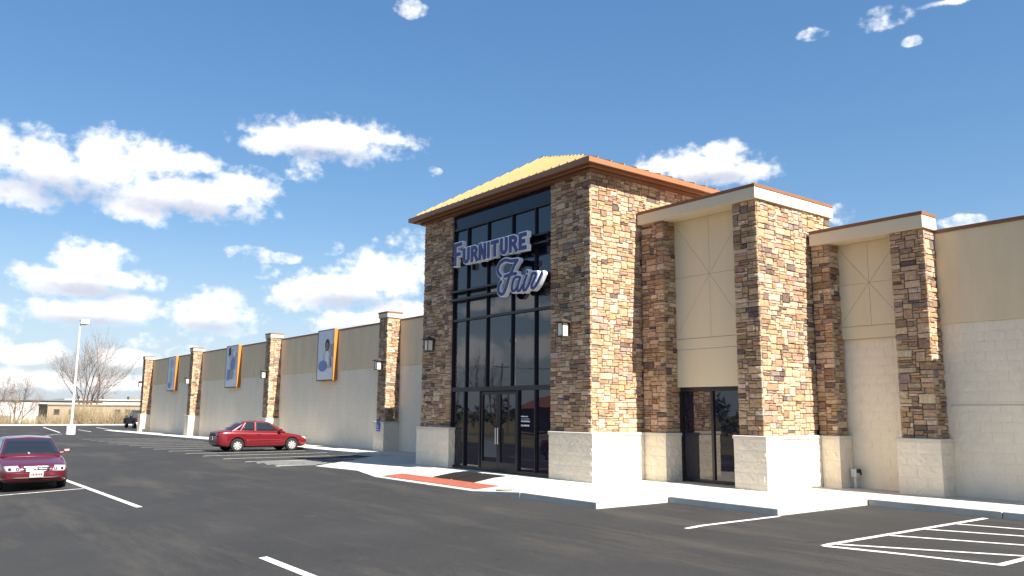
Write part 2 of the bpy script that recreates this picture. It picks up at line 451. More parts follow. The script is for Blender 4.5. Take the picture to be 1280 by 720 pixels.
# ------------------------------------------------------------------ pavement
walk = MB()
walk_root = tag(walk.box(-8.5, 30, 15.46, 17.7, -.6, .10).box(-11.0, -8.63, 12.51, 17.7, -.6, .10).box(-14.2, -11.11, 10.56, 17.7, -.6, .10).build('pavement', m_conc_dark), kind='structure')
def slab(poly, zs, low=-.3):
    mb = MB(); k = len(poly)
    top = [(p[0], p[1], z) for p, z in zip(poly, zs)]
    bot = [(p[0], p[1], z+low) for p, z in zip(poly, zs)]
    mb.v = top + bot
    mb.f = [tuple(range(k)), tuple(range(2*k-1, k-1, -1))] + [(i, k+i, k+(i+1) % k, (i+1) % k) for i in range(k)]
    mb.c = [None]*(k+2)
    return mb.build('slab', m_conc, walk_root, .012)
def slabs(x0, x1, y0, y1, nx, ny, low=-.3):
    gp = .007
    for i in range(nx):
        for j in range(ny):
            a, b = x0+(x1-x0)*i/nx+gp, x0+(x1-x0)*(i+1)/nx-gp
            c, d = y0+(y1-y0)*j/ny+gp, y0+(y1-y0)*(j+1)/ny-gp
            P = [(a,c),(b,c),(b,d),(a,d)]
            slab(P, [.12+gx_(p[0]) for p in P], low)
slabs(-13.3, -11.05, 10.5, 12.45, 1, 1); slabs(-14.0, -11.05, 12.45, 15.6, 2, 2)
slabs(-11.05, -8.57, 12.45, 15.4, 1, 2); slabs(-11.05, -8.57, 15.4, 17.7, 1, 1)
slabs(-8.57, 29.9, 15.4, 17.7, 16, 1)
slabs(-78, -27.2, 15.6, 17.7, 22, 1)
# flush apron in front of the doors, sloping down to the asphalt
FR = [(-13.3,10.5,.12), (-15.0,10.5,.014), (-17.2,10.5,.014), (-19.5,10.52,.014), (-22.0,11.25,.0), (-24.6,11.15,-.02)]
BK = [(-13.3,12.2,.12), (-15.0,12.2,.12), (-17.2,12.2,.12), (-19.5,12.5,.12), (-22.0,12.9,.115), (-25.6,12.9,.05)]
for i in range(5):
    P = [FR[i], FR[i+1], BK[i+1], BK[i]]
    slab([(p[0], p[1]) for p in P], [p[2] for p in P])
P3_ = [(-25.6,12.9), (-27.19,14.4), (-27.19,17.7), (-22.0,17.7), (-22.0,12.9)]
slab(P3_, [.05, .05, .06, .085, .115])
slab([(-22.0,12.9),(-22.0,13.9),(-13.3,13.9),(-13.3,12.2),(-15.0,12.2),(-17.2,12.2),(-19.5,12.5)], [.118]*7)
def flat(name, poly, zs, m, t=.012, parent=None):
    mb = MB(); k = len(poly)
    mb.v = [(p[0],p[1],z) for p, z in zip(poly, zs)] + [(p[0],p[1],z+t) for p, z in zip(poly, zs)]
    mb.f = [tuple(range(k-1,-1,-1)), tuple(range(k, 2*k))] + [(i, (i+1) % k, k+(i+1) % k, k+i) for i in range(k)]
    mb.c = [None]*(k+2)
    return mb.build(name, m, parent)
def az_(y): return .014 + .106*(y-10.5)/1.7          # height of the apron
rows = [(-15.05+k*(-4.35/7), -15.05+(k+1)*(-4.35/7)) for k in range(7)]
tact = thing('tactile_strip', (-17.2, 11, .05), 'brick red tactile warning strip on the ramp in front of the glass doors', 'warning strip')
for a, b in rows:
    flat('tile', [(a-.004,10.66),(a-.004,11.3),(b+.004,11.3),(b+.004,10.66)], [az_(10.66)+.002, az_(11.3)+.002, az_(11.3)+.002, az_(10.66)+.002], m_red_tile, .008, tact)
for (x0, x1, lab) in ((-18.5, -17.72, 'black rubber door mat on the pavement, the farther of the two'), (-17.62, -16.7, 'black rubber door mat on the pavement, the nearer of the two')):
    t = thing('door_mat', ((x0+x1)/2, 12, .12), lab, 'mat', 'mats before the doors')
    yy = [11.33, 11.8, 12.2, 12.75]; zz = [az_(11.33), az_(11.8), .12, .12]
    mb = MB()
    for q in range(3):
        sh = .40
        mb.quad((x0+(12.75-yy[q])*sh, yy[q], zz[q]+.010), (x1+(12.75-yy[q])*sh, yy[q], zz[q]+.010), (x1+(12.75-yy[q+1])*sh, yy[q+1], zz[q+1]+.010), (x0+(12.75-yy[q+1])*sh, yy[q+1], zz[q+1]+.010))
    mb.build('pad', m_mat, t)
    for xx in (x0, x1):
        eb = MB()
        for q in range(3):
            s0, s1 = (12.75-yy[q])*sh, (12.75-yy[q+1])*sh
            eb.quad((xx-.03+s0, yy[q], zz[q]+.013), (xx+.03+s0, yy[q], zz[q]+.013), (xx+.03+s1, yy[q+1], zz[q+1]+.013), (xx-.03+s1, yy[q+1], zz[q+1]+.013))
        eb.build('edging', m_black, t)

# ------------------------------------------------------------------ the store building
bld = thing('store_building', (-18, 17.5, 0), 'long tan furniture store with stone piers and a copper roofed glass entrance tower', 'building')
ZP = 1.267
PALETTE = [((.275,.205,.135), 32), ((.245,.173,.105), 24), ((.215,.142,.078), 14), ((.155,.102,.064), 12), ((.180,.126,.090), 12), ((.085,.064,.053), 4), ((.145,.115,.094), 5), ((.31,.243,.170), 10)]
srng = random.Random(3)
def stone_col(r):
    c = r.choices([p[0] for p in PALETTE], [p[1] for p in PALETTE])[0]
    k = 1.42*r.uniform(.82, 1.14)
    return tuple(min(.8, q*t*k*r.uniform(.95, 1.05)) for q, t in zip(c, (1.34, 1.33, 1.42))) + (1.0,)
def stone_unit(r):
    """rough-faced veneer stone: x,y in -.5..+.5, face at z about 1"""
    j = lambda a: r.uniform(-a, a)
    ring = [(-.5,-.5),(0,-.5),(.5,-.5),(.5,0),(.5,.5),(0,.5),(-.5,.5),(-.5,0)]
    v = [(x, y, -.6) for x, y in ring]
    v += [(x*.985+j(.012), y*.97+j(.02), .45+j(.16)) for x, y in ring]
    v += [(x*.90+j(.02), y*.82+j(.05), .95+j(.2)) for x, y in ring]
    v += [(-.2+j(.08), j(.1), 1.0+j(.3)), (.2+j(.08), j(.1), 1.0+j(.3))]
    f = []
    for i in range(8):
        k = (i+1) % 8
        f.append((i, k, 8+k, 8+i)); f.append((8+i, 8+k, 16+k, 16+i))
    a, b = 24, 25
    f += [(16, 17, a), (17, b, a), (17, 18, b), (18, 19, b), (19, 20, b), (20, 21, b), (21, a, b), (21, 22, a), (22, 23, a), (23, 16, a)]
    return v, f
UNITS = [stone_unit(srng) for _ in range(14)]
UNIT_ME = []
for v, f in UNITS:
    me = bpy.data.meshes.new('stone'); me.from_pydata(v, [], f); me.materials.append(m_stone_o); me.update(); UNIT_ME.append(me)
STONES = []
def stone_face(O, U, N, w, h, owner, keep=None, cell=.066, big=1.0):
    """random ashlar pattern of stones on a wall face"""
    O, U, N = Vector(O), Vector(U), Vector(N)
    nc, nr = max(2, round(w/(cell*1.06))), max(2, round(h/(cell*.82)))
    cw, ch = w/nc, h/nr
    occ = [[False]*nc for _ in range(nr)]
    r = srng
    for j in range(nr):
        for i in range(nc):
            if occ[j][i]: continue
            hh = r.choices([1, 2, 3, 4], [30, 50, 15, 2])[0]
            ww = r.choices([2, 3, 4, 5, 6], [18, 26, 26, 16, 8])[0] if hh < 4 else r.choice([3, 4])
            if hh == 1: ww = max(3, ww)
            run = 0
            while i+run < nc and not occ[j][i+run] and run < ww: run += 1
            if nc-(i+run) == 1 and not occ[j][i+run]: run += 1
            ww = run; hh = min(hh, nr-j)
            if ww == 1: hh = min(max(hh, 1), 2)
            for b in range(hh):
                if any(occ[j+b][i+a] for a in range(ww)): hh = b; break
            for b in range(hh):
                for a in range(ww): occ[j+b][i+a] = True
            c = O + U*((i+ww/2)*cw) + Vector((0,0,1))*((j+hh/2)*ch)
            if keep and not keep(c): continue
            STONES.append((c, U, N, ww*cw-.007, hh*ch-.006, r.uniform(.030, .050), stone_col(r), owner, r.randrange(14), r.randrange(4)))

# --- split-face blocks
def block_unit(r, nx, ny, amp):
    v = []; f = []
    for j in range(ny+1):
        for i in range(nx+1):
            x, y = i/nx-.5, j/ny-.5
            e = i in (0, nx) or j in (0, ny)
            v.append((x, y, (.55 if e else 1.0) + (r.uniform(-amp, amp) if not e else r.uniform(-amp*.4, amp*.4))))
    for j in range(ny):
        for i in range(nx): a = j*(nx+1)+i; f.append((a, a+1, a+nx+2, a+nx+1))
    n = len(v)
    loop = [i for i in range(nx+1)] + [(j+1)*(nx+1)-1 for j in range(1, ny+1)] + [ny*(nx+1)+i for i in range(nx-1, -1, -1)] + [j*(nx+1) for j in range(ny-1, 0, -1)]
    for k in loop: v.append((v[k][0], v[k][1], -.5))
    m = len(loop)
    for k in range(m): f.append((loop[k], n+k, n+(k+1) % m, loop[(k+1) % m]))
    return v, f
BU = [block_unit(srng, 6, 3, .75) for _ in range(8)]
BU_ME = []
for v, f in BU:
    me = bpy.data.meshes.new('block'); me.from_pydata(v, [], f); me.materials.append(m_block); me.update(); BU_ME.append(me)
BLOW = [block_unit(srng, 4, 2, .5) for _ in range(6)]
def face_matrix(c, U, N, w, h, d, rot=0):
    V = Vector((0,0,1))
    if rot & 1: U = -U; V = V
    Mx = Matrix.Identity(4)
    Y_ = V if U.cross(V).dot(N) > 0 else V
    for i in range(3):
        Mx[i][0] = U[i]*w; Mx[i][1] = Y_[i]*h; Mx[i][2] = N[i]*d; Mx[i][3] = c[i]
    return Mx
def block_face(O, U, N, w, h, rows, owner, single=True, bl=.40, mb=None, depth=.012, gap=.004):
    O, U, N = Vector(O), Vector(U), Vector(N)
    ch = h/rows
    for j in range(rows):
        x = 0.0; first = True
        while x < w-.02:
            L_ = bl*(.5 if (first and j % 2) else 1)
            if w-(x+L_) < bl*.3: L_ = w-x
            L_ = min(L_, w-x); first = False
            c = O + U*(x+L_/2) + Vector((0,0,1))*((j+.5)*ch)
            Mx = face_matrix(c, U, N, L_-gap, ch-gap, depth)
            if single:
                link('block', BU_ME[srng.randrange(8)], None, owner, mw=Mx)
            else:
                v, f = BLOW[srng.randrange(6)]
                n = len(mb.v)
                mb.v += [tuple(Mx @ Vector(p)) for p in v]; mb.f += [tuple(n+q for q in g) for g in f]; mb.c += [None]*len(f)
            x += L_

X_, Y_AX, NX, NY = Vector((1,0,0)), Vector((0,1,0)), Vector((1,0,0)), Vector((0,-1,0))
def plinth(x0, x1, y0, y1, single=True, left=False, z0=0.0):
    p = MB().box(x0+.014, x1-.014, y0+.014, y1, -.7, ZP-.075).build('plinth', m_block, bld)
    h = ZP-.078-z0
    rows = 5 if z0 > -.1 else 6
    mb = None if single else MB()
    block_face((x0, y0+.012, z0), X_, NY, x1-x0, h, rows, p, single, mb=mb)
    block_face((x1-.012, y0, z0), Y_AX, NX, y1-y0, h, rows, p, single, mb=mb)
    if left: block_face((x0+.012, y0, z0), Y_AX, -NX, y1-y0, h, rows, p, single, mb=mb)
    if mb: tag(mb.build('split_face_blocks', m_block, p), kind='stuff')
    MB().box(x0-.02, x1+.02, y0-.02, y1, ZP-.075, ZP).build('plinth_cap', m_cap, bld, .015)
    return p
def pier(x0, x1, y0, y1, z1, name='stone_pier', front=True, right=True, left=None, keep=None):
    """mortar core with stones on its visible faces; outer faces at x0..x1, y0"""
    t = .035
    p = MB().box(x0+t, x1-t, y0+t, y1, ZP-.05, z1).build(name, m_mortar, bld)
    if front: stone_face((x0, y0+t, ZP), X_, NY, x1-x0, z1-ZP, p)
    if right: stone_face((x1-t, y0+.012, ZP), Y_AX, NX, y1-y0-.012, z1-ZP, p, keep)
    if left: stone_face((x0+t, y0+.012, ZP), Y_AX, -NX, left, z1-ZP, p)
    return p

# entrance tower
TZ = 7.62
pier(-15.62, -14.12, 13.28, 17.6, TZ, keep=lambda c: not (c.y > 15.2 and c.z < 6.6))
pier(-21.80, -20.20, 13.28, 17.6, TZ, right=False)
plinth(-15.56, -13.99, 13.18, 14.95); plinth(-21.87, -20.06, 13.18, 14.0)
MB().box(-20.2, -15.62, 13.62, 17.6, 0, TZ).build('tower_core', m_spandrel, bld)
MB().box(-20.19, -15.63, 13.36, 13.6, 7.19, TZ).build('spandrel', m_spandrel, bld)

# symmetric stepped wings beside the tower; sx mirrors about the tower axis
def wing(mirror):
    def mx(a, b): return (a, b) if not mirror else (-34.6-b, -34.6-a)
    sg = not mirror
    a, b = mx(-14.08, -13.35)
    pier(a, b, 15.02, 15.6, 6.49, right=sg)
    a, b = mx(-11.25, -10.60)
    pier(a, b, 15.02, 18.0, 6.49, right=sg, left=.45 if sg else None, keep=lambda c: not (c.y > 17.2 and c.z < 5.85))
    a, b = mx(-13.985, -13.30); plinth(a, b, 14.93, 15.52, sg)
    a, b = mx(-11.34, -10.50); plinth(a, b, 14.93, 17.03, sg, left=False)
    # recessed stucco panel with a star of reveals, over the side door
    a, b = mx(-13.42, -11.15)
    MB().box(a, b, 15.475, 18.0, 2.36, 6.5).build('stucco_back', m_groove, bld)
    MB().box(a, b, 15.9, 18.0, 0, 2.36).build('door_recess', m_black, bld)
    star(a+.03, b-.03, 3.535, 6.49, 15.46, 5.06)
    MB().box(a+.01, b-.01, 15.46, 15.5, 3.275, 3.527).build('stucco_band', m_eifs_p, bld, .004)
    MB().box(a+.01, b-.01, 15.46, 15.5, 2.36, 3.267).build('stucco_band', m_eifs_p, bld, .004)
    a, b = mx(-14.09, -10.54)
    MB().box(a, b, 14.90, 18.04, 6.49, 6.742).build('cornice', m_eifs_l, bld, .006)
    MB().box(a-.012*(mirror), b+.012*(not mirror), 14.886, 18.052, 6.742, 6.818).build('coping', m_coping, bld, .006)
    # lower outer bay
    a, b = mx(-10.58, -10.12)
    pier(a, b, 17.07, 17.5, 5.65, right=sg)
    a, b = mx(-8.68, -7.93)
    pier(a, b, 17.07, 17.6, 5.65, right=sg)
    a, b = mx(-10.497, -10.05); plinth(a, b, 17.0, 17.54, sg)
    a, b = mx(-8.756, -7.847); plinth(a, b, 17.0, 17.56, sg)
    a, b = mx(-10.2, -8.6)
    MB().box(a, b, 17.475, 17.7, 3.44, 5.66).build('stucco_back', m_groove, bld)
    star(a+.02, b-.02, 3.73, 5.65, 17.46, 4.70)
    MB().box(a+.01, b-.01, 17.46, 17.5, 3.445, 3.722).build('stucco_band', m_eifs_p, bld, .004)
    a, b = mx(-10.53, -7.89)
    MB().box(a, b, 16.95, 17.58, 5.65, 5.922).build('cornice', m_eifs_l, bld, .006)
    MB().box(a-.012*mirror, b+.012*(not mirror), 16.936, 17.592, 5.922, 5.998).build('coping', m_coping, bld, .006)
def star(x0, x1, z0, z1, y, zc):
    xc = (x0+x1)/2; C = Vector((xc, zc))
    rim = [Vector(p) for p in ((xc,z0),(x1,z0),(x1,zc),(x1,z1),(xc,z1),(x0,z1),(x0,zc),(x0,z0))]
    for i in range(8):
        tri = [C, rim[i], rim[(i+1) % 8]]
        q = (tri[0]+tri[1]+tri[2])/3
        out = []
        for k in range(3):                     # shrink each side by half a reveal
            a, b, c = tri[k-1], tri[k], tri[(k+1) % 3]
            e1, e2 = (b-a).normalized(), (c-b).normalized()
            n1 = Vector((-e1.y, e1.x)); n2 = Vector((-e2.y, e2.x))
            if n1.dot(q-a) < 0: n1 = -n1
            if n2.dot(q-b) < 0: n2 = -n2
            d = .0038
            den = 1+n1.dot(n2)
            out.append(b + (n1+n2)*d/max(den, .15))
        MB().prism([(p.x, y, p.y) for p in out], (0, .03, 0)).build('panel', m_eifs_p, bld)
wing(False); wing(True)

# main walls
def main_wall(x0, x1, fine, z0=-.8):
    p = MB().box(x0, x1, 17.566, 19, z0, 3.64).build('block_wall', m_wall, bld)
    mb = MB()
    hz = 3.63-(0 if fine else -.4)
    block_face((x0, 17.566, 0 if fine else -.4), X_, NY, x1-x0, hz, 18 if fine else 20, p, False, mb=mb, depth=.011, gap=.005 if fine else .006)
    tag(mb.build('painted_blocks', m_wall, p), kind='stuff')
    MB().box(x0, x1, 17.535, 19, 3.64, 5.585).build('stucco_wall', m_eifs, bld)
    n = max(1, int((x1-x0)/6))
    for k in range(n):
        a, b = x0+(x1-x0)*k/n, x0+(x1-x0)*(k+1)/n
        MB().box(a+.002, b-.002, 17.50, 19.02, 5.585, 5.662).build('coping', m_coping, bld, .005)
main_wall(-7.9, -1.2, True); main_wall(-1.2, 30, False); main_wall(-10.2, -7.9, True)
main_wall(-72.0, -27.6, False)
MB().box(-7.85, -1.2, 17.549, 17.57, 1.945, 1.957).build('control_joint', mat('joint_sealant', (.42,.39,.33), .9), bld)
MB().box(-72.0, 30, 19, 62, -.8, 5.5).build('roof_deck', m_eifs, bld)
MB().box(-72.0, -71.6, 17.6, 62, 5.5, 5.66).build('coping', m_coping, bld)

# piers along the long wall, plus the next one beyond the right edge
PX = [-31.46, -44.72, -58.92, -71.9]
def wall_pier(x, single=False, zb=-.1):
    pier(x+.08, x+.83, 16.90, 17.58, 5.70)
    plinth(x, x+.91, 16.82, 17.56, single, z0=zb)
    MB().box(x+.045, x+.865, 16.865, 17.60, 5.70, 5.885).build('pier_cap', m_eifs_l, bld, .008)
    MB().box(x+.03, x+.88, 16.85, 17.61, 5.885, 5.957).build('pier_coping', m_coping, bld, .006)
for i, x in enumerate(PX): wall_pier(x, False, gx_(x)-.05)
wall_pier(-5.05, True, 0.0)

# roof of the tower
EX0, EX1, EY0, EY1, EZ = -22.2, -13.72, 12.88, 20.2, 7.84
AP, BP = Vector((-17.96, 14.94, 9.25)), Vector((-17.96, 18.1, 9.25))
roof = MB()
c_ = [Vector((EX0,EY0,EZ)), Vector((EX1,EY0,EZ)), Vector((EX1,EY1,EZ)), Vector((EX0,EY1,EZ))]
roof.quad(c_[0], c_[1], AP); roof.quad(c_[1], c_[2], BP, AP); roof.quad(c_[2], c_[3], BP); roof.quad(c_[3], c_[0], AP, BP); roof.quad(c_[3], c_[2], c_[1], c_[0])
roof_o = roof.build('roof', m_roof, bld)
sl = (AP.z-EZ)/(AP.y-EY0)
k = 0
x = EX0+.21
while x < EX1-.1:
    t = 1-abs(x-AP.x)/(EX1-AP.x)
    y1 = EY0+(AP.y-EY0)*t
    if y1-EY0 > .12:
        a, b = Vector((x, EY0-.01, EZ-.005)), Vector((x, y1+.02, EZ+(y1+.02-EY0)*sl))
        MB().prism([a+Vector((-.016,0,0)), a+Vector((.016,0,0)), a+Vector((.013,0,.034)), a+Vector((-.013,0,.034))], b-a).build('seam', m_roof, roof_o)
    x += .30
for k in range(16):
    for s in (-1, 1):
        y = EY0+.3+k*.45
        ex = EX1 if s > 0 else EX0
        if y < AP.y: t = (y-EY0)/(AP.y-EY0)
        elif y > BP.y: t = max(0, (EY1-y)/(EY1-BP.y))
        else: t = 1
        if t < .05: continue
        a = Vector((ex, y, EZ-.004)); b = Vector((ex+(AP.x-ex)*t, y, EZ+(AP.z-EZ)*t))
        MB().prism([a+Vector((0,-.016,0)), a+Vector((0,.016,0)), a+Vector((0,.016,.034)), a+Vector((0,-.016,.034))], b-a).build('seam', m_roof, roof_o)
MB().tube(AP+Vector((0,0,.01)), BP+Vector((0,0,.01)), .04, sides=8).build('ridge_cap', m_coping, roof_o)
f = MB().box(EX0, EX1, EY0, EY0+.06, 7.705, 7.835).box(EX1-.06, EX1, EY0+.06, EY1, 7.705, 7.835).box(EX0, EX0+.06, EY0+.06, EY1, 7.705, 7.835)
f.build('fascia', m_fascia, bld)
MB().box(EX0+.06, EX1-.06, EY0+.06, EY1, 7.735, 7.80).build('soffit', m_fascia, bld)
g_ = MB().box(EX0+.16, EX1-.16, EY0+.16, EY0+.22, 7.66, 7.733).box(EX1-.22, EX1-.16, EY0+.22, EY1, 7.66, 7.733).box(EX0+.16, EX0+.22, EY0+.22, EY1, 7.66, 7.733)
g_.build('eave_trim', m_fascia, bld)
fr = MB().box(-21.9, -14.02, 13.18, 13.34, 7.60, 7.734).box(-14.16, -14.02, 13.34, 17.6, 7.60, 7.734)
fr.build('frieze', m_coping, bld)

# curtain wall
UXs = [-20.2, -19.48, -18.47, -17.32, -16.32, -15.62]
LXs = [-20.2, -19.53, -18.74, -17.03, -16.30, -15.62]
prng = random.Random(11)
def pane(x0, x1, z0, z1, y, parent, m=None):
    d = [prng.uniform(-.0035, .0035) for _ in range(3)]
    # a whole pane stays flat but sits a hair out of plane, as real glazing does
    v = [(x0,y+d[0],z0), (x1,y+d[1],z0), (x1,y+d[1]+d[2],z1), (x0,y+d[0]+d[2],z1)]
    return MB().prism(v, (0,.024,0)).build('pane', m or m_glass, parent)
cw = MB()
fy0, fy1 = 13.335, 13.45
for x in UXs: cw.box(x-.017, x+.017, fy0, fy1, 2.42, 7.19)
for x in LXs: cw.box(x-.024, x+.024, fy0+.001, fy1, .12, 2.30)
for z0, z1 in ((.06,.20), (2.30,2.42), (4.36,4.43), (7.12,7.20)): cw.box(-20.2, -15.62, fy0-.004, fy1+.002, z0, z1)
cwo = cw.build('curtain_wall_frame', m_frame, bld)
for (z0, z1) in ((4.955,5.03), (5.205,5.27), (6.08,6.135), (6.30,6.36)):
    MB().box(-20.19, -15.63, 13.20, fy1, z0, z1).build('sign_rail', m_frame, bld, .006)
for i in range(5):
    for (z0, z1) in ((2.42,4.36), (4.43,4.955), (5.03,5.205), (5.27,6.08), (6.135,6.30), (6.36,7.12)):
        pane(UXs[i]+.017, UXs[i+1]-.017, z0, z1, 13.40, cwo)
    if i != 2: pane(LXs[i]+.024, LXs[i+1]-.024, .20, 2.30, 13.40, cwo)
for (x0, x1, hs) in ((-18.70, -17.892, 1), (-17.878, -17.07, -1)):
    d = MB().box(x0, x0+.07, 13.36, 13.42, .15, 2.28).box(x1-.07, x1, 13.36, 13.42, .15, 2.28).box(x0+.07, x1-.07, 13.36, 13.42, 2.20, 2.28).box(x0+.07, x1-.07, 13.36, 13.42, .15, .38).build('door', m_frame, bld)
    pane(x0+.07, x1-.07, .38, 2.20, 13.39, d)
    MB().box(x0+.05, x1-.05, 13.465, 13.50, 1.03, 1.10).build('push_bar', m_chrome, d)
    hx = (x1-.045) if hs > 0 else (x0+.045)
    MB().tube((hx,13.30,.86), (hx,13.30,1.30), .018).tube((hx,13.30,.88), (hx,13.37,.88), .014).tube((hx,13.30,1.28), (hx,13.37,1.28), .014).build('handle', m_chrome, d)
MB().box(-18.55, -17.95, 13.372, 13.380, .5, .95).build('door_notice', mat('notice_paper', (.045,.052,.07), .4), bld)
# small white lettering on the sidelight: too small to read, set as short runs of marks
rows_ = [(1.60, .16, .03), (1.545, .24, .012), (1.47, .24, .045), (1.36, .22, .045)]
dl = MB(); lr = random.Random(5)
for z, w_, h_ in rows_:
    x = -16.93
    while x < -16.93+w_+.1:
        q = lr.uniform(.015, .035); dl.box(x, x+q, 13.392, 13.394, z, z+h_*lr.uniform(.7, 1)); x += q+.009
dl.build('door_lettering', m_signwhite, bld)

# side doors in the wings
for mir in (0, 1):
    xs = [-13.30, -12.36, -11.36] if not mir else [-23.24, -22.24, -21.90]
    fb = MB().box(xs[0], xs[2], 15.50, 15.60, 2.26, 2.36).box(xs[0], xs[2], 15.50, 15.60, .06, .20)
    for x in xs: fb.box(x-.035, x+.035, 15.499, 15.60, .20, 2.26)
    fo = fb.build('side_door_frame', m_frame, bld)
    for i in range(2): pane(xs[i]+.035, xs[i+1]-.035, .20, 2.26, 15.54, fo)

# ---- stones: the 300 that show largest are single pieces, the others are joined on their pier
def px_area(s):
    c, U, N = s[0], s[1], s[2]
    d = c-Vector((0,0,1.75)); dist = d.length
    f_ = -d.normalized().dot(N)
    v = d.dot(fw)
    u_ = 640+1011.8*d.dot(rt2)/v; w_ = 360-1011.8*d.dot(up2)/v
    if f_ <= 0 or u_ > 1270 or u_ < 10: return 0
    return s[3]*s[4]*f_/dist**2
order = sorted(range(len(STONES)), key=lambda i: -px_area(STONES[i]))
single = set(order[:300])
joined = {}
for i, (c, U, N, w_, h_, d_, colr, owner, ui, rot) in enumerate(STONES):
    Mx = face_matrix(c, U, N, w_, h_, d_, rot)
    if rot & 2: Mx = Mx @ Matrix.Rotation(math.pi, 4, 'Z')
    if i in single:
        o = link('stone', UNIT_ME[ui], None, owner, mw=Mx); o.color = colr
    else:
        mb = joined.setdefault(owner, MB())
        v, f = UNITS[ui]; n = len(mb.v)
        mb.v += [tuple(Mx @ Vector(p)) for p in v]; mb.f += [tuple(n+q for q in g) for g in f]; mb.c += [colr]*len(f)
for owner, mb in joined.items():
    tag(mb.build('stone_veneer', m_stone_v, owner), kind='stuff')

# ------------------------------------------------------------------ the sign
import numpy as np
def sdf_mesh(sdf, x0, x1, z0, z1, res, y0, y1, iso):
    """marching-squares plate: front at y0, back at y1"""
    nx, nz = int((x1-x0)/res)+1, int((z1-z0)/res)+1
    X, Z = np.meshgrid(x0+np.arange(nx+1)*res, z0+np.arange(nz+1)*res, indexing='ij')
    D = sdf(X, Z)-iso
    mb = MB(); cache = {}
    def vid(key, x, z):
        if key not in cache:
            cache[key] = len(mb.v); mb.v.append((x, y0, z)); mb.v.append((x, y1, z))
        return cache[key]
    cs = ((0,0),(1,0),(1,1),(0,1))
    for i in range(nx):
        for j in range(nz):
            d = [D[i+a, j+b] for a, b in cs]
            if min(d) > 0: continue
            poly = []; cross = []
            for k in range(4):
                a, b = cs[k], cs[(k+1) % 4]
                da, db = d[k], d[(k+1) % 4]
                pa, pb = (i+a[0], j+a[1]), (i+b[0], j+b[1])
                if da <= 0: poly.append(vid(pa, x0+pa[0]*res, z0+pa[1]*res))
                if (da <= 0) != (db <= 0):
                    t = da/(da-db); t = min(max(t, .02), .98)
                    key = (min(pa, pb), max(pa, pb))
                    q = vid(key, x0+(pa[0]+(pb[0]-pa[0])*t)*res, z0+(pa[1]+(pb[1]-pa[1])*t)*res)
                    poly.append(q); cross.append(q)
            if len(poly) < 3: continue
            mb.f.append(tuple(poly)); mb.c.append(None)
            mb.f.append(tuple(q+1 for q in reversed(poly))); mb.c.append(None)
            if len(cross) == 2: mb.f.append((cross[0], cross[1], cross[1]+1, cross[0]+1)); mb.c.append(None)
    return mb
def seg_d(X, Z, a, b, r_, square=True):
    ax, az_ = a; bx, bz = b
    L_ = math.hypot(bx-ax, bz-az_) or 1e-6
    ux, uz = (bx-ax)/L_, (bz-az_)/L_
    s = (X-ax)*ux+(Z-az_)*uz; n = (X-ax)*-uz+(Z-az_)*ux
    if square:
        dx = np.abs(s-L_/2)-(L_/2); dz = np.abs(n)-r_
        return np.maximum(dx, dz)
    s = np.clip(s, 0, L_)
    return np.hypot(X-ax-s*ux, Z-az_-s*uz)-r_
def strokes(paths, r_, square):
    def f(X, Z):
        D = np.full(X.shape, 9.0)
        for p in paths:
            sq = square and len(p) == 2
            for a, b in zip(p[:-1], p[1:]): D = np.minimum(D, seg_d(X, Z, a, b, r_, sq))
        return D
    return f
def arc(cx, cz, rx, rz, a0, a1, n=10):
    return [(cx+rx*math.cos(R(a0+(a1-a0)*i/n)), cz+rz*math.sin(R(a0+(a1-a0)*i/n))) for i in range(n+1)]
LETT = {
 'F': [[(.0,-.12),(.0,1.12)], [(-.2,1),(1.1,1)], [(0,.5),(.9,.5)]],
 'U': [[(0,1.12),(0,.3)], arc(.5,.3,.5,.3,180,360), [(1,.3),(1,1.12)]],
 'R': [[(0,-.12),(0,1.12)], [(0,1),(.45,1)], arc(.45,.75,.5,.25,90,-90), [(.45,.5),(0,.5)], [(.5,.55),(1.08,-.12)]],
 'N': [[(0,-.12),(0,1.12)], [(0,1.08),(1,-.08)], [(1,-.12),(1,1.12)]],
 'I': [[(0,-.12),(0,1.12)]],
 'T': [[(-.15,1),(1.15,1)], [(.5,1),(.5,-.12)]],
 'E': [[(0,-.12),(0,1.12)], [(-.2,1),(1.1,1)], [(0,.5),(.95,.5)], [(-.2,0),(1.1,0)]]}
sign = thing('store_sign', (-17.7, 13.1, 5.0), 'blue and white channel letters reading Furniture Fair on the tower glass', 'sign')
SP = [('F',-19.66,.40,.67), ('U',-19.20,.33,.46), ('R',-18.80,.33,.46), ('N',-18.41,.34,.46), ('I',-18.00,.10,.46), ('T',-17.83,.36,.46), ('U',-17.40,.33,.46), ('R',-17.00,.35,.46), ('E',-16.57,.32,.46)]
hw = .052
for ch, x, w_, h_ in SP:
    x0, z0, ww, hh = x+hw, 5.955+hw, w_-2*hw, h_-2*hw
    def mp_(p):
        q = lambda t, span, o: o+t*span if 0 <= t <= 1 else (o+(0 if t < 0 else span)+math.copysign(hw, t-.5))
        return (x0+max(p[0],0)*ww if ww > .02 and 0 <= p[0] <= 1 else (x0+(ww+hw*.9 if p[0] > 1 else -hw) if ww > .02 else x0), q(p[1], hh, z0))
    paths = [[mp_(p) for p in s] for s in LETT[ch]]
    sd = strokes(paths, hw, True)
    b = (x-.06, x+w_+.06, 5.955-.06, 5.955+h_+.06)
    L_ = sdf_mesh(sd, *b, .0125, 13.005, 13.13, .034).build('letter', m_signwhite, sign)
    sdf_mesh(sd, *b, .0125, 12.985, 13.004, .002).build('letter_face', m_blue, L_)
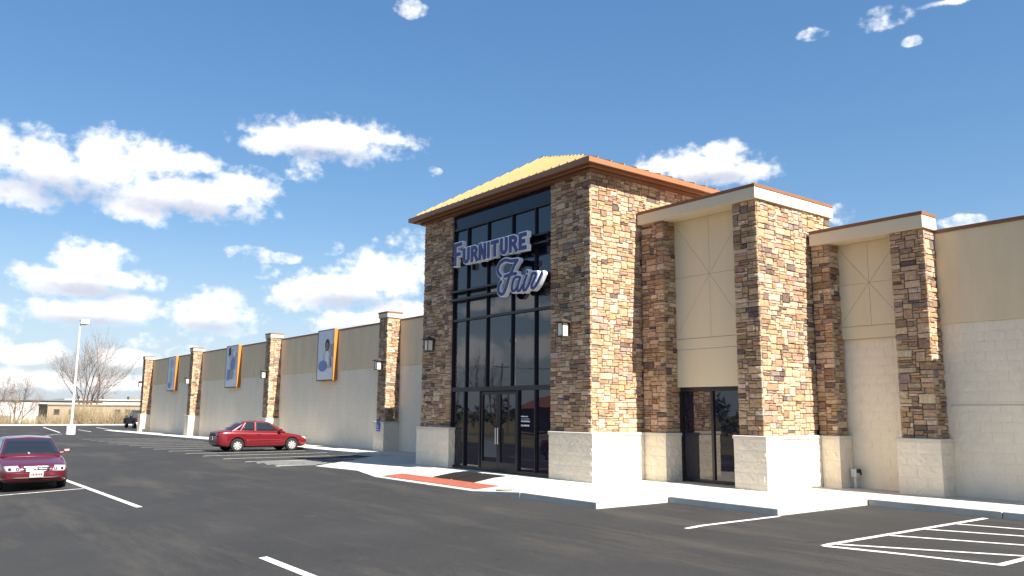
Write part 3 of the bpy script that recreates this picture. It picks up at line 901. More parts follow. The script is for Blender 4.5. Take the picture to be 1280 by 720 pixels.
FAIR = [
 ('letter', [[(-17.36,5.38),(-17.47,5.47),(-17.5,5.59),(-17.4,5.73),(-17.17,5.79),(-16.92,5.73),(-16.63,5.71)], [(-16.65,5.71),(-16.79,5.56),(-16.91,5.4),(-17.02,5.24),(-17.11,5.06),(-17.21,4.91),(-17.33,4.87),(-17.46,4.96),(-17.45,5.11),(-17.35,5.22)], [(-17.18,5.34),(-16.94,5.36),(-16.7,5.36)]]),
 ('letter', [[(-16.54,5.25),(-16.73,5.25),(-16.83,5.12),(-16.86,4.95),(-16.77,4.9),(-16.63,5.0),(-16.51,5.23)], [(-16.51,5.23),(-16.6,5.03),(-16.62,4.9),(-16.52,4.89),(-16.41,5.01)]]),
 ('letter', [[(-16.24,5.25),(-16.33,5.1),(-16.37,4.89),(-16.27,4.88),(-16.12,5.05),(-16.01,5.27)], [(-16.22,5.35),(-16.21,5.34)]]),
 ('letter', [[(-16.01,5.27),(-15.85,5.25),(-15.95,5.09),(-16.04,4.95),(-15.98,4.88),(-15.86,4.94),(-15.75,5.06),(-15.63,5.23)]])]
def smooth_path(p, n=6):
    if len(p) < 3: return p
    P = [p[0]]+list(p)+[p[-1]]; out = []
    for i in range(1, len(P)-2):
        for k in range(n):
            t = k/n; q = []
            for c in (0, 1):
                a, b, d, e = P[i-1][c], P[i][c], P[i+1][c], P[i+2][c]
                q.append(.5*(2*b+(d-a)*t+(2*a-5*b+4*d-e)*t*t+(3*b-a-3*d+e)*t**3))
            out.append(tuple(q))
    return out+[p[-1]]
for i, (nm, paths) in enumerate(FAIR):
    ps = [smooth_path(p) for p in paths]
    sd = strokes(ps, .042 if i == 0 else .032, False)
    xs = [q[0] for p in ps for q in p]; zs = [q[1] for p in ps for q in p]
    b = (min(xs)-.14, max(xs)+.14, min(zs)-.14, max(zs)+.14)
    dy = .0011*i
    L_ = sdf_mesh(sd, *b, .0125, 13.005+dy, 13.13+dy, .036).build(nm, m_signwhite, sign)
    sdf_mesh(sd, *b, .0125, 12.985+dy, 13.004+dy, .002).build('letter_face', m_blue, L_)
br = MB()
for x in (-19.5,-18.6,-17.6,-16.6): br.box(x-.015, x+.015, 13.13, 13.21, 6.10, 6.13)
for x in (-17.2,-16.4,-15.9): br.box(x-.015, x+.015, 13.135, 13.21, 4.97, 5.0)
br.build('bracket', m_frame, sign)

# ------------------------------------------------------------------ wall lanterns
def lantern_at(x, y, z, label, s=1.0, proto=[None]):
    if proto[0] is None:
        t = thing('wall_lantern', (0,0,0), label, 'lantern', 'lanterns on the stone piers')
        MB().box(-.07, .07, -.015, .03, -.17, .17).build('back_plate', m_dark_metal, t, .006)
        MB().tube((0,0,.12), (0,-.14,.165), .014, sides=8).build('arm', m_dark_metal, t)
        cp = MB(); w_ = .165; cy = -.16
        ap = (0, cy, .27)
        q = [(-w_,cy-w_,.175),(w_,cy-w_,.175),(w_,cy+w_*.85,.175),(-w_,cy+w_*.85,.175)]
        for i in range(4): cp.quad(q[i], q[(i+1) % 4], ap)
        lo = [(p[0], p[1], .155) for p in q]
        for i in range(4): cp.quad(lo[i], lo[(i+1) % 4], q[(i+1) % 4], q[i])
        cp.quad(*reversed(lo)); cp.build('cap', m_dark_metal, t)
        fr_ = MB()
        for sx in (-1, 1):
            for sy in (-1, 1): fr_.box(sx*.088-.012, sx*.088+.012, cy+sy*.088-.012, cy+sy*.088+.012, -.17, .155)
        fr_.box(-.105, .105, cy-.105, cy+.105, -.20, -.17).box(-.095, .095, cy-.095, cy+.095, .135, .154)
        fr_.build('frame', m_dark_metal, t)
        for k, (a, b, c, d) in enumerate(((-.076,.076,cy-.09,cy-.083), (-.076,.076,cy+.083,cy+.09), (-.09,-.083,cy-.076,cy+.076), (.083,.09,cy-.076,cy+.076))):
            MB().box(a, b, c, d, -.17, .135).build('pane', m_lampglass, t)
        proto[0] = t; o = t
    else:
        o = copy_tree(proto[0])
    o.location = (x, y, z); o.scale = (s, s, s)
    o['label'] = label
    return o
lantern_at(-14.94, 13.265, 3.76, 'square bronze lantern on the tower pier to the right of the glass')
lantern_at(-21.15, 13.265, 3.73, 'square bronze lantern on the tower pier to the left of the glass')
for x, lab in zip(PX, ('bronze lantern on the wall pier with the blue access sign', 'bronze lantern on the pier behind the red sedan', 'bronze lantern on the pier between the two far picture panels', 'bronze lantern on the farthest wall pier, by the dark pickup')):
    lantern_at(x+.42, 16.885, 3.66, lab, 1.1)

# ------------------------------------------------------------------ picture panels on the long wall
m_pbg = mat('print_pale_blue', (.70,.73,.77), .6, var=.1, vscale=2); m_pw = mat('print_white', (.80,.80,.79), .6, var=.08, vscale=5)
m_pblue = mat('print_blue', (.22,.27,.50), .6, var=.15, vscale=6); m_phair = mat('print_dark_hair', (.035,.028,.028), .6)
m_pskin = mat('print_skin', (.30,.17,.12), .6); m_pgrey = mat('print_grey', (.50,.52,.56), .6, var=.2, vscale=5); m_ptan = mat('print_tan', (.42,.37,.31), .6, var=.15, vscale=7)
def ell(cx, cz, rx, rz, n=14, rot=0):
    return [(cx+rx*math.cos(t)*math.cos(rot)-rz*math.sin(t)*math.sin(rot), cz+rx*math.cos(t)*math.sin(rot)+rz*math.sin(t)*math.cos(rot)) for t in [2*math.pi*i/n for i in range(n)]]
def poster(x0, x1, z0, z1, shapes, label):
    t = thing('picture_panel', ((x0+x1)/2, 17.5, z0), label, 'poster', 'picture panels on the long wall')
    MB().box(x0, x1, 17.31, 17.534, z0, z1).build('panel_box', m_orange, t, .006)
    fr_ = MB().box(x0-.002, x0+.05, 17.295, 17.315, z0, z1).box(x1-.05, x1+.002, 17.295, 17.315, z0, z1).box(x0+.05, x1-.05, 17.295, 17.315, z0, z0+.06).box(x0+.05, x1-.05, 17.295, 17.315, z1-.05, z1)
    fr_.build('panel_frame', m_coping, t)
    pr = MB().box(x0+.05, x1-.05, 17.304, 17.312, z0+.06, z1-.05).build('print', m_pbg, t)
    w_, h_ = x1-x0-.1, z1-z0-.11
    for i, (poly, m) in enumerate(shapes):
        y = 17.303-.0012*i
        pts = [(x0+.05+min(max(p[0], 0), 1)*w_, y, z0+.06+min(max(p[1], 0), 1)*h_) for p in poly]
        MB().quad(*pts).build('print_area', m, pr)
poster(-38.55, -36.68, 3.15, 5.70, [
    ([(0,0),(1,0),(1,.30),(.6,.26),(.3,.20),(0,.22)], m_pw), ([(.72,.45),(1,.45),(1,.72),(.78,.70)], m_ptan),
    ([(.30,.24),(.36,.46),(.46,.60),(.62,.64),(.80,.58),(.90,.40),(.88,.22)], m_pgrey), ([(.46,.28),(.48,.52),(.62,.60),(.74,.52),(.72,.28)], m_pw),
    ([(.82,.24),(.80,.46),(.88,.42),(.93,.26)], m_pskin), (ell(.61,.70,.15,.125), m_phair), (ell(.60,.675,.10,.085), m_pskin),
    (ell(.36,.28,.30,.115), m_pblue), ([(.1,0),(.9,.02),(.95,.12),(.5,.17),(.12,.12)], m_pw)], 'orange sided picture panel of a seated person with a blue cushion')
poster(-52.42, -50.25, 3.05, 5.71, [
    ([(0,0),(1,0),(1,.2),(.5,.14),(0,.18)], m_pw), ([(.1,.15),(.5,.2),(.45,.45),(.15,.42)], m_pblue), ([(.35,.42),(.85,.4),(.95,.8),(.6,.95),(.3,.85)], m_pgrey),
    (ell(.6,.55,.22,.16,12,.5), m_pblue), ([(.2,.75),(.4,.8),(.38,.98),(.18,.96)], m_phair), (ell(.55,.3,.16,.12), m_ptan), (ell(.7,.82,.12,.07), m_pw)], 'orange sided picture panel with blue and grey patches, middle one of the long wall')
poster(-65.75, -63.8, 3.04, 5.64, [
    ([(0,0),(1,0),(1,.14),(.4,.1),(0,.14)], m_pw), (ell(.48,.80,.26,.15), m_pgrey), ([(.25,.1),(.6,.12),(.7,.5),(.45,.66),(.3,.45)], mat('print_soft_blue', (.46,.51,.62), .6)), (ell(.3,.15,.2,.1), m_pblue)], 'orange sided picture panel nearest the far end of the long wall')

# access sign on the first wall pier
t = thing('access_sign', (-31.0, 16.80, .9), 'small blue accessible parking sign on the pale pier base', 'sign')
MB().box(-31.13, -30.87, 16.785, 16.80, .86, 1.25).build('plate', m_ada, t, .004)
sy = strokes([[(-31.0,1.16),(-31.01,1.09)], [(-31.01,1.09),(-30.96,1.08),(-30.94,1.03)], arc(-31.015,1.06,.04,.04,120,330)], .009, False)
sdf_mesh(sy, -31.1, -30.9, .98, 1.22, .006, 16.780, 16.784, 0).build('wheelchair_symbol', m_signwhite, t)
mk = MB()
for k in range(4): mk.box(-31.09+k*.05, -31.055+k*.05, 16.781, 16.7845, .91, .95)
mk.build('lettering', m_signwhite, t)
# standpipe
t = thing('standpipe', (-10.0, 17.36, .12), 'small white standpipe with a dark valve beside the stepped pier', 'standpipe')
MB().tube((-9.93,17.36,.1), (-9.93,17.36,.38), .035).build('pipe', m_white_metal, t)
MB().box(-9.995, -9.865, 17.30, 17.42, .36, .54).build('valve_box', m_white_metal, t, .01)
MB().tube((-9.86,17.36,.50), (-9.80,17.36,.50), .045, sides=10).tube((-9.80,17.36,.5), (-9.77,17.33,.42), .02).build('valve', m_black, t)
# ------------------------------------------------------------------ cars
def evaluated_copy(o, name):
    dg = bpy.context.evaluated_depsgraph_get()
    me = bpy.data.meshes.new_from_object(o.evaluated_get(dg)); me.name = name
    return me
def drop(*objs):
    for o in objs: bpy.data.objects.remove(o, do_unlink=True)
def lathe(mb, prof, c, axis='y', n=24):
    base = len(mb.v); k = len(prof)
    for i in range(n):
        t = 2*math.pi*i/n
        for r_, h_ in prof: mb.v.append((c[0]+r_*math.cos(t), c[1]+h_, c[2]+r_*math.sin(t)))
    for i in range(n):
        j = (i+1) % n
        for q in range(k-1): mb.f.append((base+i*k+q, base+j*k+q, base+j*k+q+1, base+i*k+q+1)); mb.c.append(None)
    return mb
def projected(bvh, corners, axis, n, m, off, thick=.01):
    """patch draped on a body: corners given in the plane across `axis` (+x,-x,+y,-y), as a quad; returns a closed shell"""
    ax, sgn = {'x': 0, 'y': 1}[axis[1]], (1 if axis[0] == '+' else -1)
    d = Vector((0,0,0)); d[ax] = -sgn
    mb = MB(); grid = []
    for j in range(m+1):
        for i in range(n+1):
            s, t = i/n, j/m
            a = Vector(corners[0]).lerp(Vector(corners[1]), s); b = Vector(corners[3]).lerp(Vector(corners[2]), s)
            p = a.lerp(b, t)
            o = Vector((0, p[0], p[1])) if ax == 0 else Vector((p[0], 0, p[1]))
            o[ax] = 4*sgn
            h_, nrm, _, _ = bvh.ray_cast(o, d)
            if h_ is None: grid.append(None); continue
            if nrm.dot(d) > 0: nrm = -nrm
            grid.append((h_+nrm*off, h_-nrm*thick))
    if any(g is None for g in grid):
        ok = [g for g in grid if g]
        if not ok: return mb
        grid = [g or ok[0] for g in grid]
    N_ = len(grid)
    mb.v = [tuple(g[0]) for g in grid]+[tuple(g[1]) for g in grid]
    for j in range(m):
        for i in range(n):
            a = j*(n+1)+i; f = (a, a+1, a+n+2, a+n+1)
            mb.f.append(f); mb.f.append(tuple(N_+q for q in reversed(f)))
    rim = [i for i in range(n+1)]+[(j+1)*(n+1)-1 for j in range(1, m+1)]+[m*(n+1)+i for i in range(n-1, -1, -1)]+[j*(n+1) for j in range(m-1, 0, -1)]
    for k in range(len(rim)):
        a, b = rim[k], rim[(k+1) % len(rim)]; mb.f.append((a, b, N_+b, N_+a))
    mb.c = [None]*len(mb.f)
    return mb
m_carglass = glass_mat('car_glass', (.012,.014,.016), 1.95, .0)
m_tyre = mat('tyre_rubber', (.016,.016,.017), .85, spec=.3)
m_rim = mat('silver_hubcap', (.62,.63,.64), .32, metal=.6)
m_lens = mat('clear_lens', (.42,.43,.43), .12, spec=.7, coat=.6)
m_reflector = mat('lamp_reflector', (.75,.75,.75), .1, metal=1)
m_taillens = mat('red_lens', (.12,.006,.008), .15, spec=.6, coat=.5)
m_trimblack = mat('trim_black', (.014,.014,.015), .5)
m_platew = mat('plate_white', (.40,.40,.40), .5); m_platered = mat('plate_text', (.10,.014,.02), .5)
def paint(name, col): return mat(name, col, .30, metal=.25, spec=.5, coat=1.0)

def sedan(label, name, m_body, loc, rotz, scale, style):
    t = thing(name, (0,0,0), label, 'car')
    W[t] = Matrix()
    wf, wr_, rw = 1.30, -1.28, .305
    #        x     halfw  zb    ztop
    ST = [(2.17,.46,.36,.55),(2.13,.60,.28,.62),(2.03,.72,.21,.675),(1.80,.80,.19,.73),(1.40,.835,.19,.80),(1.00,.845,.19,.865),(.70,.85,.19,.905),(.0,.85,.19,.915),(-.9,.85,.19,.935),(-1.45,.845,.19,.955),(-1.80,.82,.20,.955),(-2.02,.77,.24,.94),(-2.12,.69,.30,.90),(-2.16,.56,.38,.80)]
    if style == 2: ST = [(x, w_, zb, zt-.004*max(0, x)) for x, w_, zb, zt in ST]
    mb = MB(); rows_n = None
    for (x, w_, zb, zt) in ST:
        zm = (zb+zt)/2
        half = [(0,zb),(.78*w_,zb),(.95*w_,zb+.05),(.995*w_,zb+.16),(w_*1.0,zm+.04),(.985*w_,zt-.13),(.945*w_,zt-.05),(.84*w_,zt-.008),(.45*w_,zt+.018),(0,zt+.026)]
        ring = half + [(-y, z) for y, z in reversed(half[1:-1])]
        rows_n = len(ring)
        mb.v += [(x, y, z) for y, z in ring]
    for i in range(len(ST)-1):
        for j in range(rows_n):
            a, b = i*rows_n+j, i*rows_n+(j+1) % rows_n
            mb.f.append((a, b, b+rows_n, a+rows_n))
    mb.f.append(tuple(range(rows_n))); mb.f.append(tuple(range((len(ST)-1)*rows_n+rows_n-1, (len(ST)-1)*rows_n-1, -1)))
    mb.c = [None]*len(mb.f)
    tmp = mb.build('tmp', m_body)
    s_ = tmp.modifiers.new('s', 'SUBSURF'); s_.levels = 2; s_.render_levels = 2
    cut = MB()
    for x in (wf, wr_):
        for s in (-1, 1): cut.tube((x, s*.52, rw+.005), (x, s*1.3, rw+.005), rw+.055, sides=28)
    ct = cut.build('cut', m_trimblack)
    b_ = tmp.modifiers.new('b', 'BOOLEAN'); b_.operation = 'DIFFERENCE'; b_.object = ct; b_.solver = 'EXACT'
    me = evaluated_copy(tmp, 'body')
    tmp.modifiers.remove(b_)
    whole = evaluated_copy(tmp, 'w')
    drop(tmp, ct)
    me.materials.clear()
    me.materials.append(m_body); me.materials.append(m_trimblack)
    for p in me.polygons:
        c = p.center
        p.use_smooth = True
        inw = min((c.x-wf)**2+(c.z-rw)**2, (c.x-wr_)**2+(c.z-rw)**2)
        p.material_index = 1 if (abs(c.y) > .40 and inw < (rw+.052)**2 and abs(c.y) < .80) or p.normal.z < -.85 else 0
        if p.material_index: p.use_smooth = False
    body = link('body', me, None, t)
    bm = bmesh.new(); bm.from_mesh(whole); bvh = BVHTree.FromBMesh(bm); bm.free()
    # greenhouse
    bm = bmesh.new()
    for p in [(1.00,.755,.86),(-1.62,.735,.90),(.24,.585,1.335),(-.30,.60,1.375),(-.93,.575,1.345)]:
        for s in (-1, 1): bm.verts.new((p[0], s*p[1], p[2]))
    for p in [(1.14,0,.86),(-1.70,0,.92),(.27,0,1.37),(-.30,0,1.41),(-.96,0,1.385),(1.10,.4,.86),(1.10,-.4,.86)]: bm.verts.new(p)
    bmesh.ops.convex_hull(bm, input=bm.verts)
    bmesh.ops.recalc_face_normals(bm, faces=bm.faces)
    gm = bpy.data.meshes.new('cabin'); bm.to_mesh(gm); bm.free()
    tmp = link('tmp', gm, m_body)
    bv = tmp.modifiers.new('b', 'BEVEL'); bv.width = .055; bv.segments = 4; bv.limit_method = 'ANGLE'; bv.angle_limit = R(18)
    cm = evaluated_copy(tmp, 'cabin'); drop(tmp)
    for p in cm.polygons: p.use_smooth = True
    cab = link('cabin', cm, None, t)
    bm = bmesh.new(); bm.from_mesh(cm); gb = BVHTree.FromBMesh(bm); bm.free()
    def drape(nm, b, cor, ax, n, m_, off, mt, par, sm=True, th=.012):
        return projected(b, cor, ax, n, m_, off, th).build(nm, mt, par, smooth=sm)
    drape('windscreen', gb, [(-.70,.925),(.70,.925),(.545,1.315),(-.545,1.315)], '+x', 10, 6, .004, m_carglass, cab)
    drape('rear_window', gb, [(-.64,.99),(.64,.99),(.52,1.325),(-.52,1.325)], '-x', 10, 6, .004, m_carglass, cab)
    for s, ax in ((1, '+y'), (-1, '-y')):
        drape('side_window', gb, [(-.42,.945),(.72,.935),(.16,1.305),(-.40,1.335)], ax, 8, 5, .004, m_carglass, cab)
        drape('side_window', gb, [(-1.12,.965),(-.50,.945),(-.48,1.335),(-.86,1.325)], ax, 6, 5, .004, m_carglass, cab)
        drape('quarter_window', gb, [(-1.38,.975),(-1.17,.968),(-.92,1.315),(-.96,1.30)], ax, 4, 4, .004, m_carglass, cab)
        # shut lines, rubbing strip, handles
        for x0, x1 in ((.92,.86), (-.46,-.46), (-1.20,-1.06)):
            drape('shut_line', bvh, [(x0-.006,.26),(x0+.006,.26),(x1+.006,.88),(x1-.006,.88)], ax, 1, 8, .0016, m_trimblack, body, False, .004)
        drape('rubbing_strip', bvh, [(-.92,.50),(.88,.50),(.88,.545),(-.92,.545)], ax, 16, 1, .012, m_body, body)
        drape('sill', bvh, [(-.90,.20),(.90,.20),(.90,.25),(-.90,.25)], ax, 12, 1, .004, m_trimblack, body)
        for x in (-.34, -1.04):
            drape('door_handle', bvh, [(x-.09,.775),(x+.09,.775),(x+.09,.81),(x-.09,.81)], ax, 3, 1, .022, m_body, body)
        mh = MB().prism([(.60,s*.80,.93),(.74,s*.80,.93),(.72,s*.80,1.00),(.62,s*.80,1.00)], (0,s*.02,0))
        mr = MB().prism([(.60,s*.84,.925),(.73,s*.84,.915),(.75,s*.84,.98),(.72,s*.84,1.035),(.62,s*.84,1.04),(.585,s*.84,.98)], (0,s*.15,.01))
        mr.box(.63, .70, min(s*.74, s*.85), max(s*.74, s*.85), .93, .96)
        mo = mr.build('wing_mirror', m_body, t, .02)
        for x in (wf, wr_):
            y = s*.745
            ty = MB(); prof = [(.185,-.085),(.25,-.095),(.29,-.085),(rw,-.06),(rw,.06),(.29,.085),(.25,.095),(.185,.085)]
            lathe(ty, prof, (x, y, rw), n=32)
            wh = ty.build('wheel', m_tyre, t, smooth=True)
            k = s*.055
            disc = MB().tube((x, y-s*.05, rw), (x, y+k*.4, rw), .196, sides=28)
            disc.build('wheel_well', m_trimblack, wh)
            rm = MB()
            lathe(rm, [(.168,k),(.172,k+s*.018),(.192,k+s*.022),(.198,k),(.168,k)], (x, y, rw), n=28)
            for q in range(8):
                a = 2*math.pi*q/8+.2
                ca, sa = math.cos(a), math.sin(a)
                pts = []
                for r_, hw_ in ((.02,.022),(.172,.040)):
                    for e in (-1, 1): pts.append((x+ca*r_-sa*hw_*e, y+k+s*(.022 if r_ < .1 else .012), rw+sa*r_+ca*hw_*e))
                rm.prism([pts[0], pts[1], pts[3], pts[2]], (0, -s*.012, 0))
            rm.tube((x, y+k, rw), (x, y+k+s*.032, rw), .045, .035, sides=14)
            rm.build('hubcap', m_rim, wh)
    # front
    hl = [[(.37,.535),(.70,.515),(.745,.655),(.43,.675)], [(.36,.57),(.72,.56),(.74,.665),(.45,.672)]][style-1]
    for s in (1, -1):
        cor = [(s*p[0], p[1]) for p in hl]
        h_ = drape('headlight', bvh, cor, '+x', 6, 4, .010, m_lens, t)
        cc = Vector(hl[0]).lerp(Vector(hl[2]), .42)
        for dy in (-.085, .075):
            drape('lamp_bulb', bvh, [(s*(cc.x+dy-.035),cc.y-.03),(s*(cc.x+dy+.035),cc.y-.03),(s*(cc.x+dy+.035),cc.y+.03),(s*(cc.x+dy-.035),cc.y+.03)], '+x', 2, 2, .014, m_reflector if dy < 0 else m_trimblack, h_)
    gr = drape('grille', bvh, [(-.29,.545),(.29,.545),(.33,.635),(-.33,.635)], '+x', 8, 3, .006, m_trimblack, t)
    drape('grille_bar', bvh, [(-.35,.632),(.35,.632),(.36,.658),(-.36,.658)], '+x', 8, 1, .016, m_chrome, gr)
    drape('grille_bar', bvh, [(-.27,.530),(.27,.530),(.29,.546),(-.29,.546)], '+x', 8, 1, .014, m_chrome, gr)
    drape('grille_bar', bvh, [(-.30,.585),(.30,.585),(.31,.597),(-.31,.597)], '+x', 8, 1, .010, m_chrome, gr)
    drape('emblem', bvh, [(0,.545),(.055,.592),(0,.642),(-.055,.592)], '+x', 2, 2, .024, m_chrome, gr)
    drape('bumper_intake', bvh, [(-.60,.33),(.60,.33),(.58,.375),(-.58,.375)], '+x', 14, 1, .004, m_trimblack, t)
    drape('bumper_line', bvh, [(-.70,.515),(.70,.515),(.70,.522),(-.70,.522)], '+x', 16, 1, .003, m_trimblack, t, False)
    drape('bonnet_line', bvh, [(-.36,.664),(.36,.664),(.36,.671),(-.36,.671)], '+x', 10, 1, .003, m_trimblack, t, False)
    for rear in (0, 1):
        xx = 2.215 if not rear else -2.20
        zc = .455 if not rear else .62
        pl = MB().box(xx-.008, xx+.008, -.16, .16, zc-.08, zc+.08).build('number_plate', m_platew, t)
        tx = MB(); q = -.12; pr_ = random.Random(9+rear)
        while q < .11:
            w_ = pr_.uniform(.018, .03); tx.box(xx+(.0085 if not rear else -.0115), xx+(.0115 if not rear else -.0085), q, q+w_, zc-.035, zc+.025); q += w_+.014
        tx.build('plate_lettering', m_platered, pl)
    # rear
    for s in (1, -1):
        drape('tail_light', bvh, [(s*.40,.70),(s*.745,.69),(s*.73,.85),(s*.42,.86)], '-x', 6, 4, .010, m_taillens, t)
    drape('rear_trim', bvh, [(-.38,.70),(.38,.70),(.38,.86),(-.38,.86)], '-x', 8, 2, .006, m_trimblack, t)
    drape('bumper_trim', bvh, [(-.66,.42),(.66,.42),(.66,.455),(-.66,.455)], '-x', 12, 1, .010, m_trimblack, t)
    MB().box(-.02, .02, -.62, .62, .935, .955).build('wiper_cowl', m_trimblack, t).location = (.985, 0, -.045)
    t.location = loc; t.rotation_euler = (0, 0, rotz); t.scale = (scale,)*3
    return t
m_red = paint('red_paint', (.15,.005,.010)); m_maroon = paint('maroon_paint', (.11,.005,.015))
sedan('dark red sedan facing the camera at the left edge, white front plate', 'sedan', m_maroon, (-25.72, 3.27, gz(-25.7, 3.3)), 0, .94, 1)
sedan('bright red sedan parked side on by the long wall', 'sedan', m_red, (-36.30, 13.66, gz(-36.3, 13.6)), R(90), .955, 2)

# dark pickup at the far corner of the building
def pickup(loc, rotz):
    t = thing('pickup_truck', (0,0,0), 'dark grey pickup truck behind the farthest wall pier', 'truck'); W[t] = Matrix()
    m_dk = mat('charcoal_paint', (.014,.015,.019), .55, spec=.25)
    side = [(2.75,.50),(2.78,.95),(2.6,1.06),(1.35,1.14),(-2.7,1.10),(-2.75,.60),(-2.3,.48),(2.4,.42)]
    b = MB().prism([(x,-.93,z) for x, z in side], (0,1.86,0)).build('tmp', m_dk)
    bv = b.modifiers.new('b', 'BEVEL'); bv.width = .06; bv.segments = 3
    cut = MB()
    for x in (1.75, -1.75):
        for s in (-1, 1): cut.tube((x, s*.55, .40), (x, s*1.3, .40), .47, sides=24)
    cut.box(-2.62, -.65, -.78, .78, .72, 2.0)
    ct = cut.build('c', m_dk)
    bo = b.modifiers.new('x', 'BOOLEAN'); bo.object = ct; bo.solver = 'EXACT'
    me = evaluated_copy(b, 'body'); drop(b, ct); link('body', me, None, t)
    cs = [(1.30,1.08),(.72,1.83),(.3,1.92),(-.45,1.90),(-.66,1.08)]
    cab = MB().prism([(x, -.80, z) for x, z in cs], (0,1.60,0))
    for i, v in enumerate(cab.v):
        if v[2] > 1.5: cab.v[i] = (v[0], v[1]*.84, v[2])
    c = cab.build('cab', m_dk, t, .05, seg=3)
    for s in (-1, 1):
        yy = lambda z: s*(.806-(z-1.08)/(1.88-1.08)*.128)
        for P in ([(1.12,1.14),(.20,1.14),(.20,1.80),(.68,1.78)], [(.12,1.14),(-.52,1.14),(-.42,1.79),(.12,1.80)]):
            MB().prism([(x, yy(z), z) for x, z in P], (0, s*.01, 0)).build('side_window', m_carglass, c)
        MB().box(.95, 1.10, min(s*.9, s*1.12), max(s*.9, s*1.12), 1.16, 1.36).build('wing_mirror', m_trimblack, t, .02)
        MB().box(-2.78, -2.70, min(s*.74, s*.90), max(s*.74, s*.90), .72, 1.05).build('tail_light', m_taillens, t)
        MB().box(2.70, 2.79, min(s*.62, s*.90), max(s*.62, s*.90), .78, .96).build('headlight', m_lens, t)
        for x in (1.75, -1.75):
            ty = MB(); lathe(ty, [(.24,-.12),(.34,-.13),(.40,-.09),(.40,.09),(.34,.13),(.24,.12)], (x, s*.80, .40), n=24)
            w_ = ty.build('wheel', m_tyre, t, smooth=True)
            MB().tube((x, s*.80-s*.05, .40), (x, s*.88, .40), .235, sides=20).build('rim', m_rim, w_)
    MB().prism([(-.56,-.62,1.2),(-.56,.62,1.2),(-.475,.54,1.78),(-.475,-.54,1.78)], (-.02,0,0)).build('rear_window', m_carglass, c)
    MB().box(-2.86, -2.72, -.90, .90, .48, .62).build('rear_bumper', m_chrome, t, .02)
    MB().box(-2.765, -2.755, -.15, .15, .68, .84).build('number_plate', m_platew, t)
    t.location = loc; t.rotation_euler = (0,0,rotz)
pickup((-94.6, 22.25, gz(-94, 22)), R(180))

# ------------------------------------------------------------------ lamp post on the lot
def lamp_post(x, y, h_, label, heads=1):
    z = gz(x, y)
    t = thing('lamp_post', (x, y, z), label, 'lamp post', 'lamp posts of the parking lot')
    W[t] = Matrix.Translation((x, y, z))
    MB().tube((x,y,z-.4), (x,y,z+.66), .33, .31, sides=20).tube((x,y,z+.66), (x,y,z+.78), .18, .15, sides=16).build('base', m_white_metal, t)
    MB().tube((x,y,z+.72), (x,y,z+h_), .095, .055, sides=14).build('pole', m_white_metal, t)
    MB().box(x-.035, x+.035, y-.02, y+.36, z+h_-.22, z+h_-.12).build('arm', m_white_metal, t)
    hd = MB().prism([(x-.25,y-.02,z+h_-.14),(x+.25,y-.02,z+h_-.14),(x+.25,y+.60,z+h_-.14),(x-.25,y+.60,z+h_-.14)], (0,0,.34)).build('lamp_head', m_white_metal, t, .03)
    MB().box(x-.2, x+.2, y+.05, y+.52, z+h_-.165, z+h_-.142).build('lens', m_lampglass, hd)
lamp_post(-69.7, 11.64, 8.55, 'tall white lamp post on a round white base at the left of the lot')

# ------------------------------------------------------------------ trees, brush, far buildings
def bare_tree(x, y, z, h_, spread, stems, seed, label, levels=5, r0=.16, rmin=.011, group='bare trees round the lot'):
    rg = random.Random(seed)
    t = thing('bare_tree', (x, y, z), label, 'tree', group)
    tr, cr = MB(), MB()
    def grow(p, d, L_, r_, lv):
        n = 3
        for k in range(n):
            d = (d + Vector((rg.uniform(-1,1), rg.uniform(-1,1), rg.uniform(-.3,.6)))*.13).normalized()
            q = p + d*L_/n
            tgt = tr if lv >= levels-1 else cr
            tgt.tube(p, q, r_, r_*.86, sides=6 if lv >= levels-1 else (4 if lv > 1 else 3), cap=False)
            p = q; r_ *= .86
            if lv > 0 and (k > 0 or lv < levels-1):
                for b in range(rg.choice([1, 1, 2]) if lv > 1 else 2):
                    az = rg.uniform(0, 2*math.pi); o = d.orthogonal().normalized()
                    o = (Matrix.Rotation(az, 3, d) @ o)
                    nd = (d*rg.uniform(.65, 1.0) + o*rg.uniform(.45, .8) + Vector((0,0,.12))).normalized()
                    grow(p, nd, L_*rg.uniform(.50, .74), max(rmin, r_*rg.uniform(.45, .64)), lv-1)
        if lv > 0: grow(p, (d+Vector((rg.uniform(-.2,.2), rg.uniform(-.2,.2), .1))).normalized(), L_*.72, r_*.8, lv-1)
    for s in range(stems):
        a = 2*math.pi*s/stems+rg.uniform(-.4, .4)
        lean = spread*rg.uniform(.4, 1) if stems > 1 else .05
        d = Vector((math.cos(a)*lean, math.sin(a)*lean, 1)).normalized()
        grow(Vector((x+math.cos(a)*.25*(stems > 1), y+math.sin(a)*.25*(stems > 1), z-.1)), d, h_*.40*rg.uniform(.85, 1.1), r0*rg.uniform(.8, 1.15), levels)
    tr.build('trunk', m_bark, t, fix=False)
    cr.build('crown', m_twig, t, fix=False)
    return t
ZL = -2.5
bare_tree(-135, 24.2, ZL, 15.2, .42, 6, 21, 'big many-stemmed bare tree behind the tan building', 4, .20)
bare_tree(-137, 15.2, ZL, 8.6, .35, 2, 5, 'smaller bare tree at the left edge before the white building', 4, .12)
bare_tree(-141, 13.4, ZL, 9.0, .30, 2, 15, 'slim bare tree at the far left edge, half out of the picture', 4, .10)
bare_tree(-150, 17.3, ZL, 8.0, .5, 3, 8, 'low bare tree between the slim tree and the big tree', 4, .10)
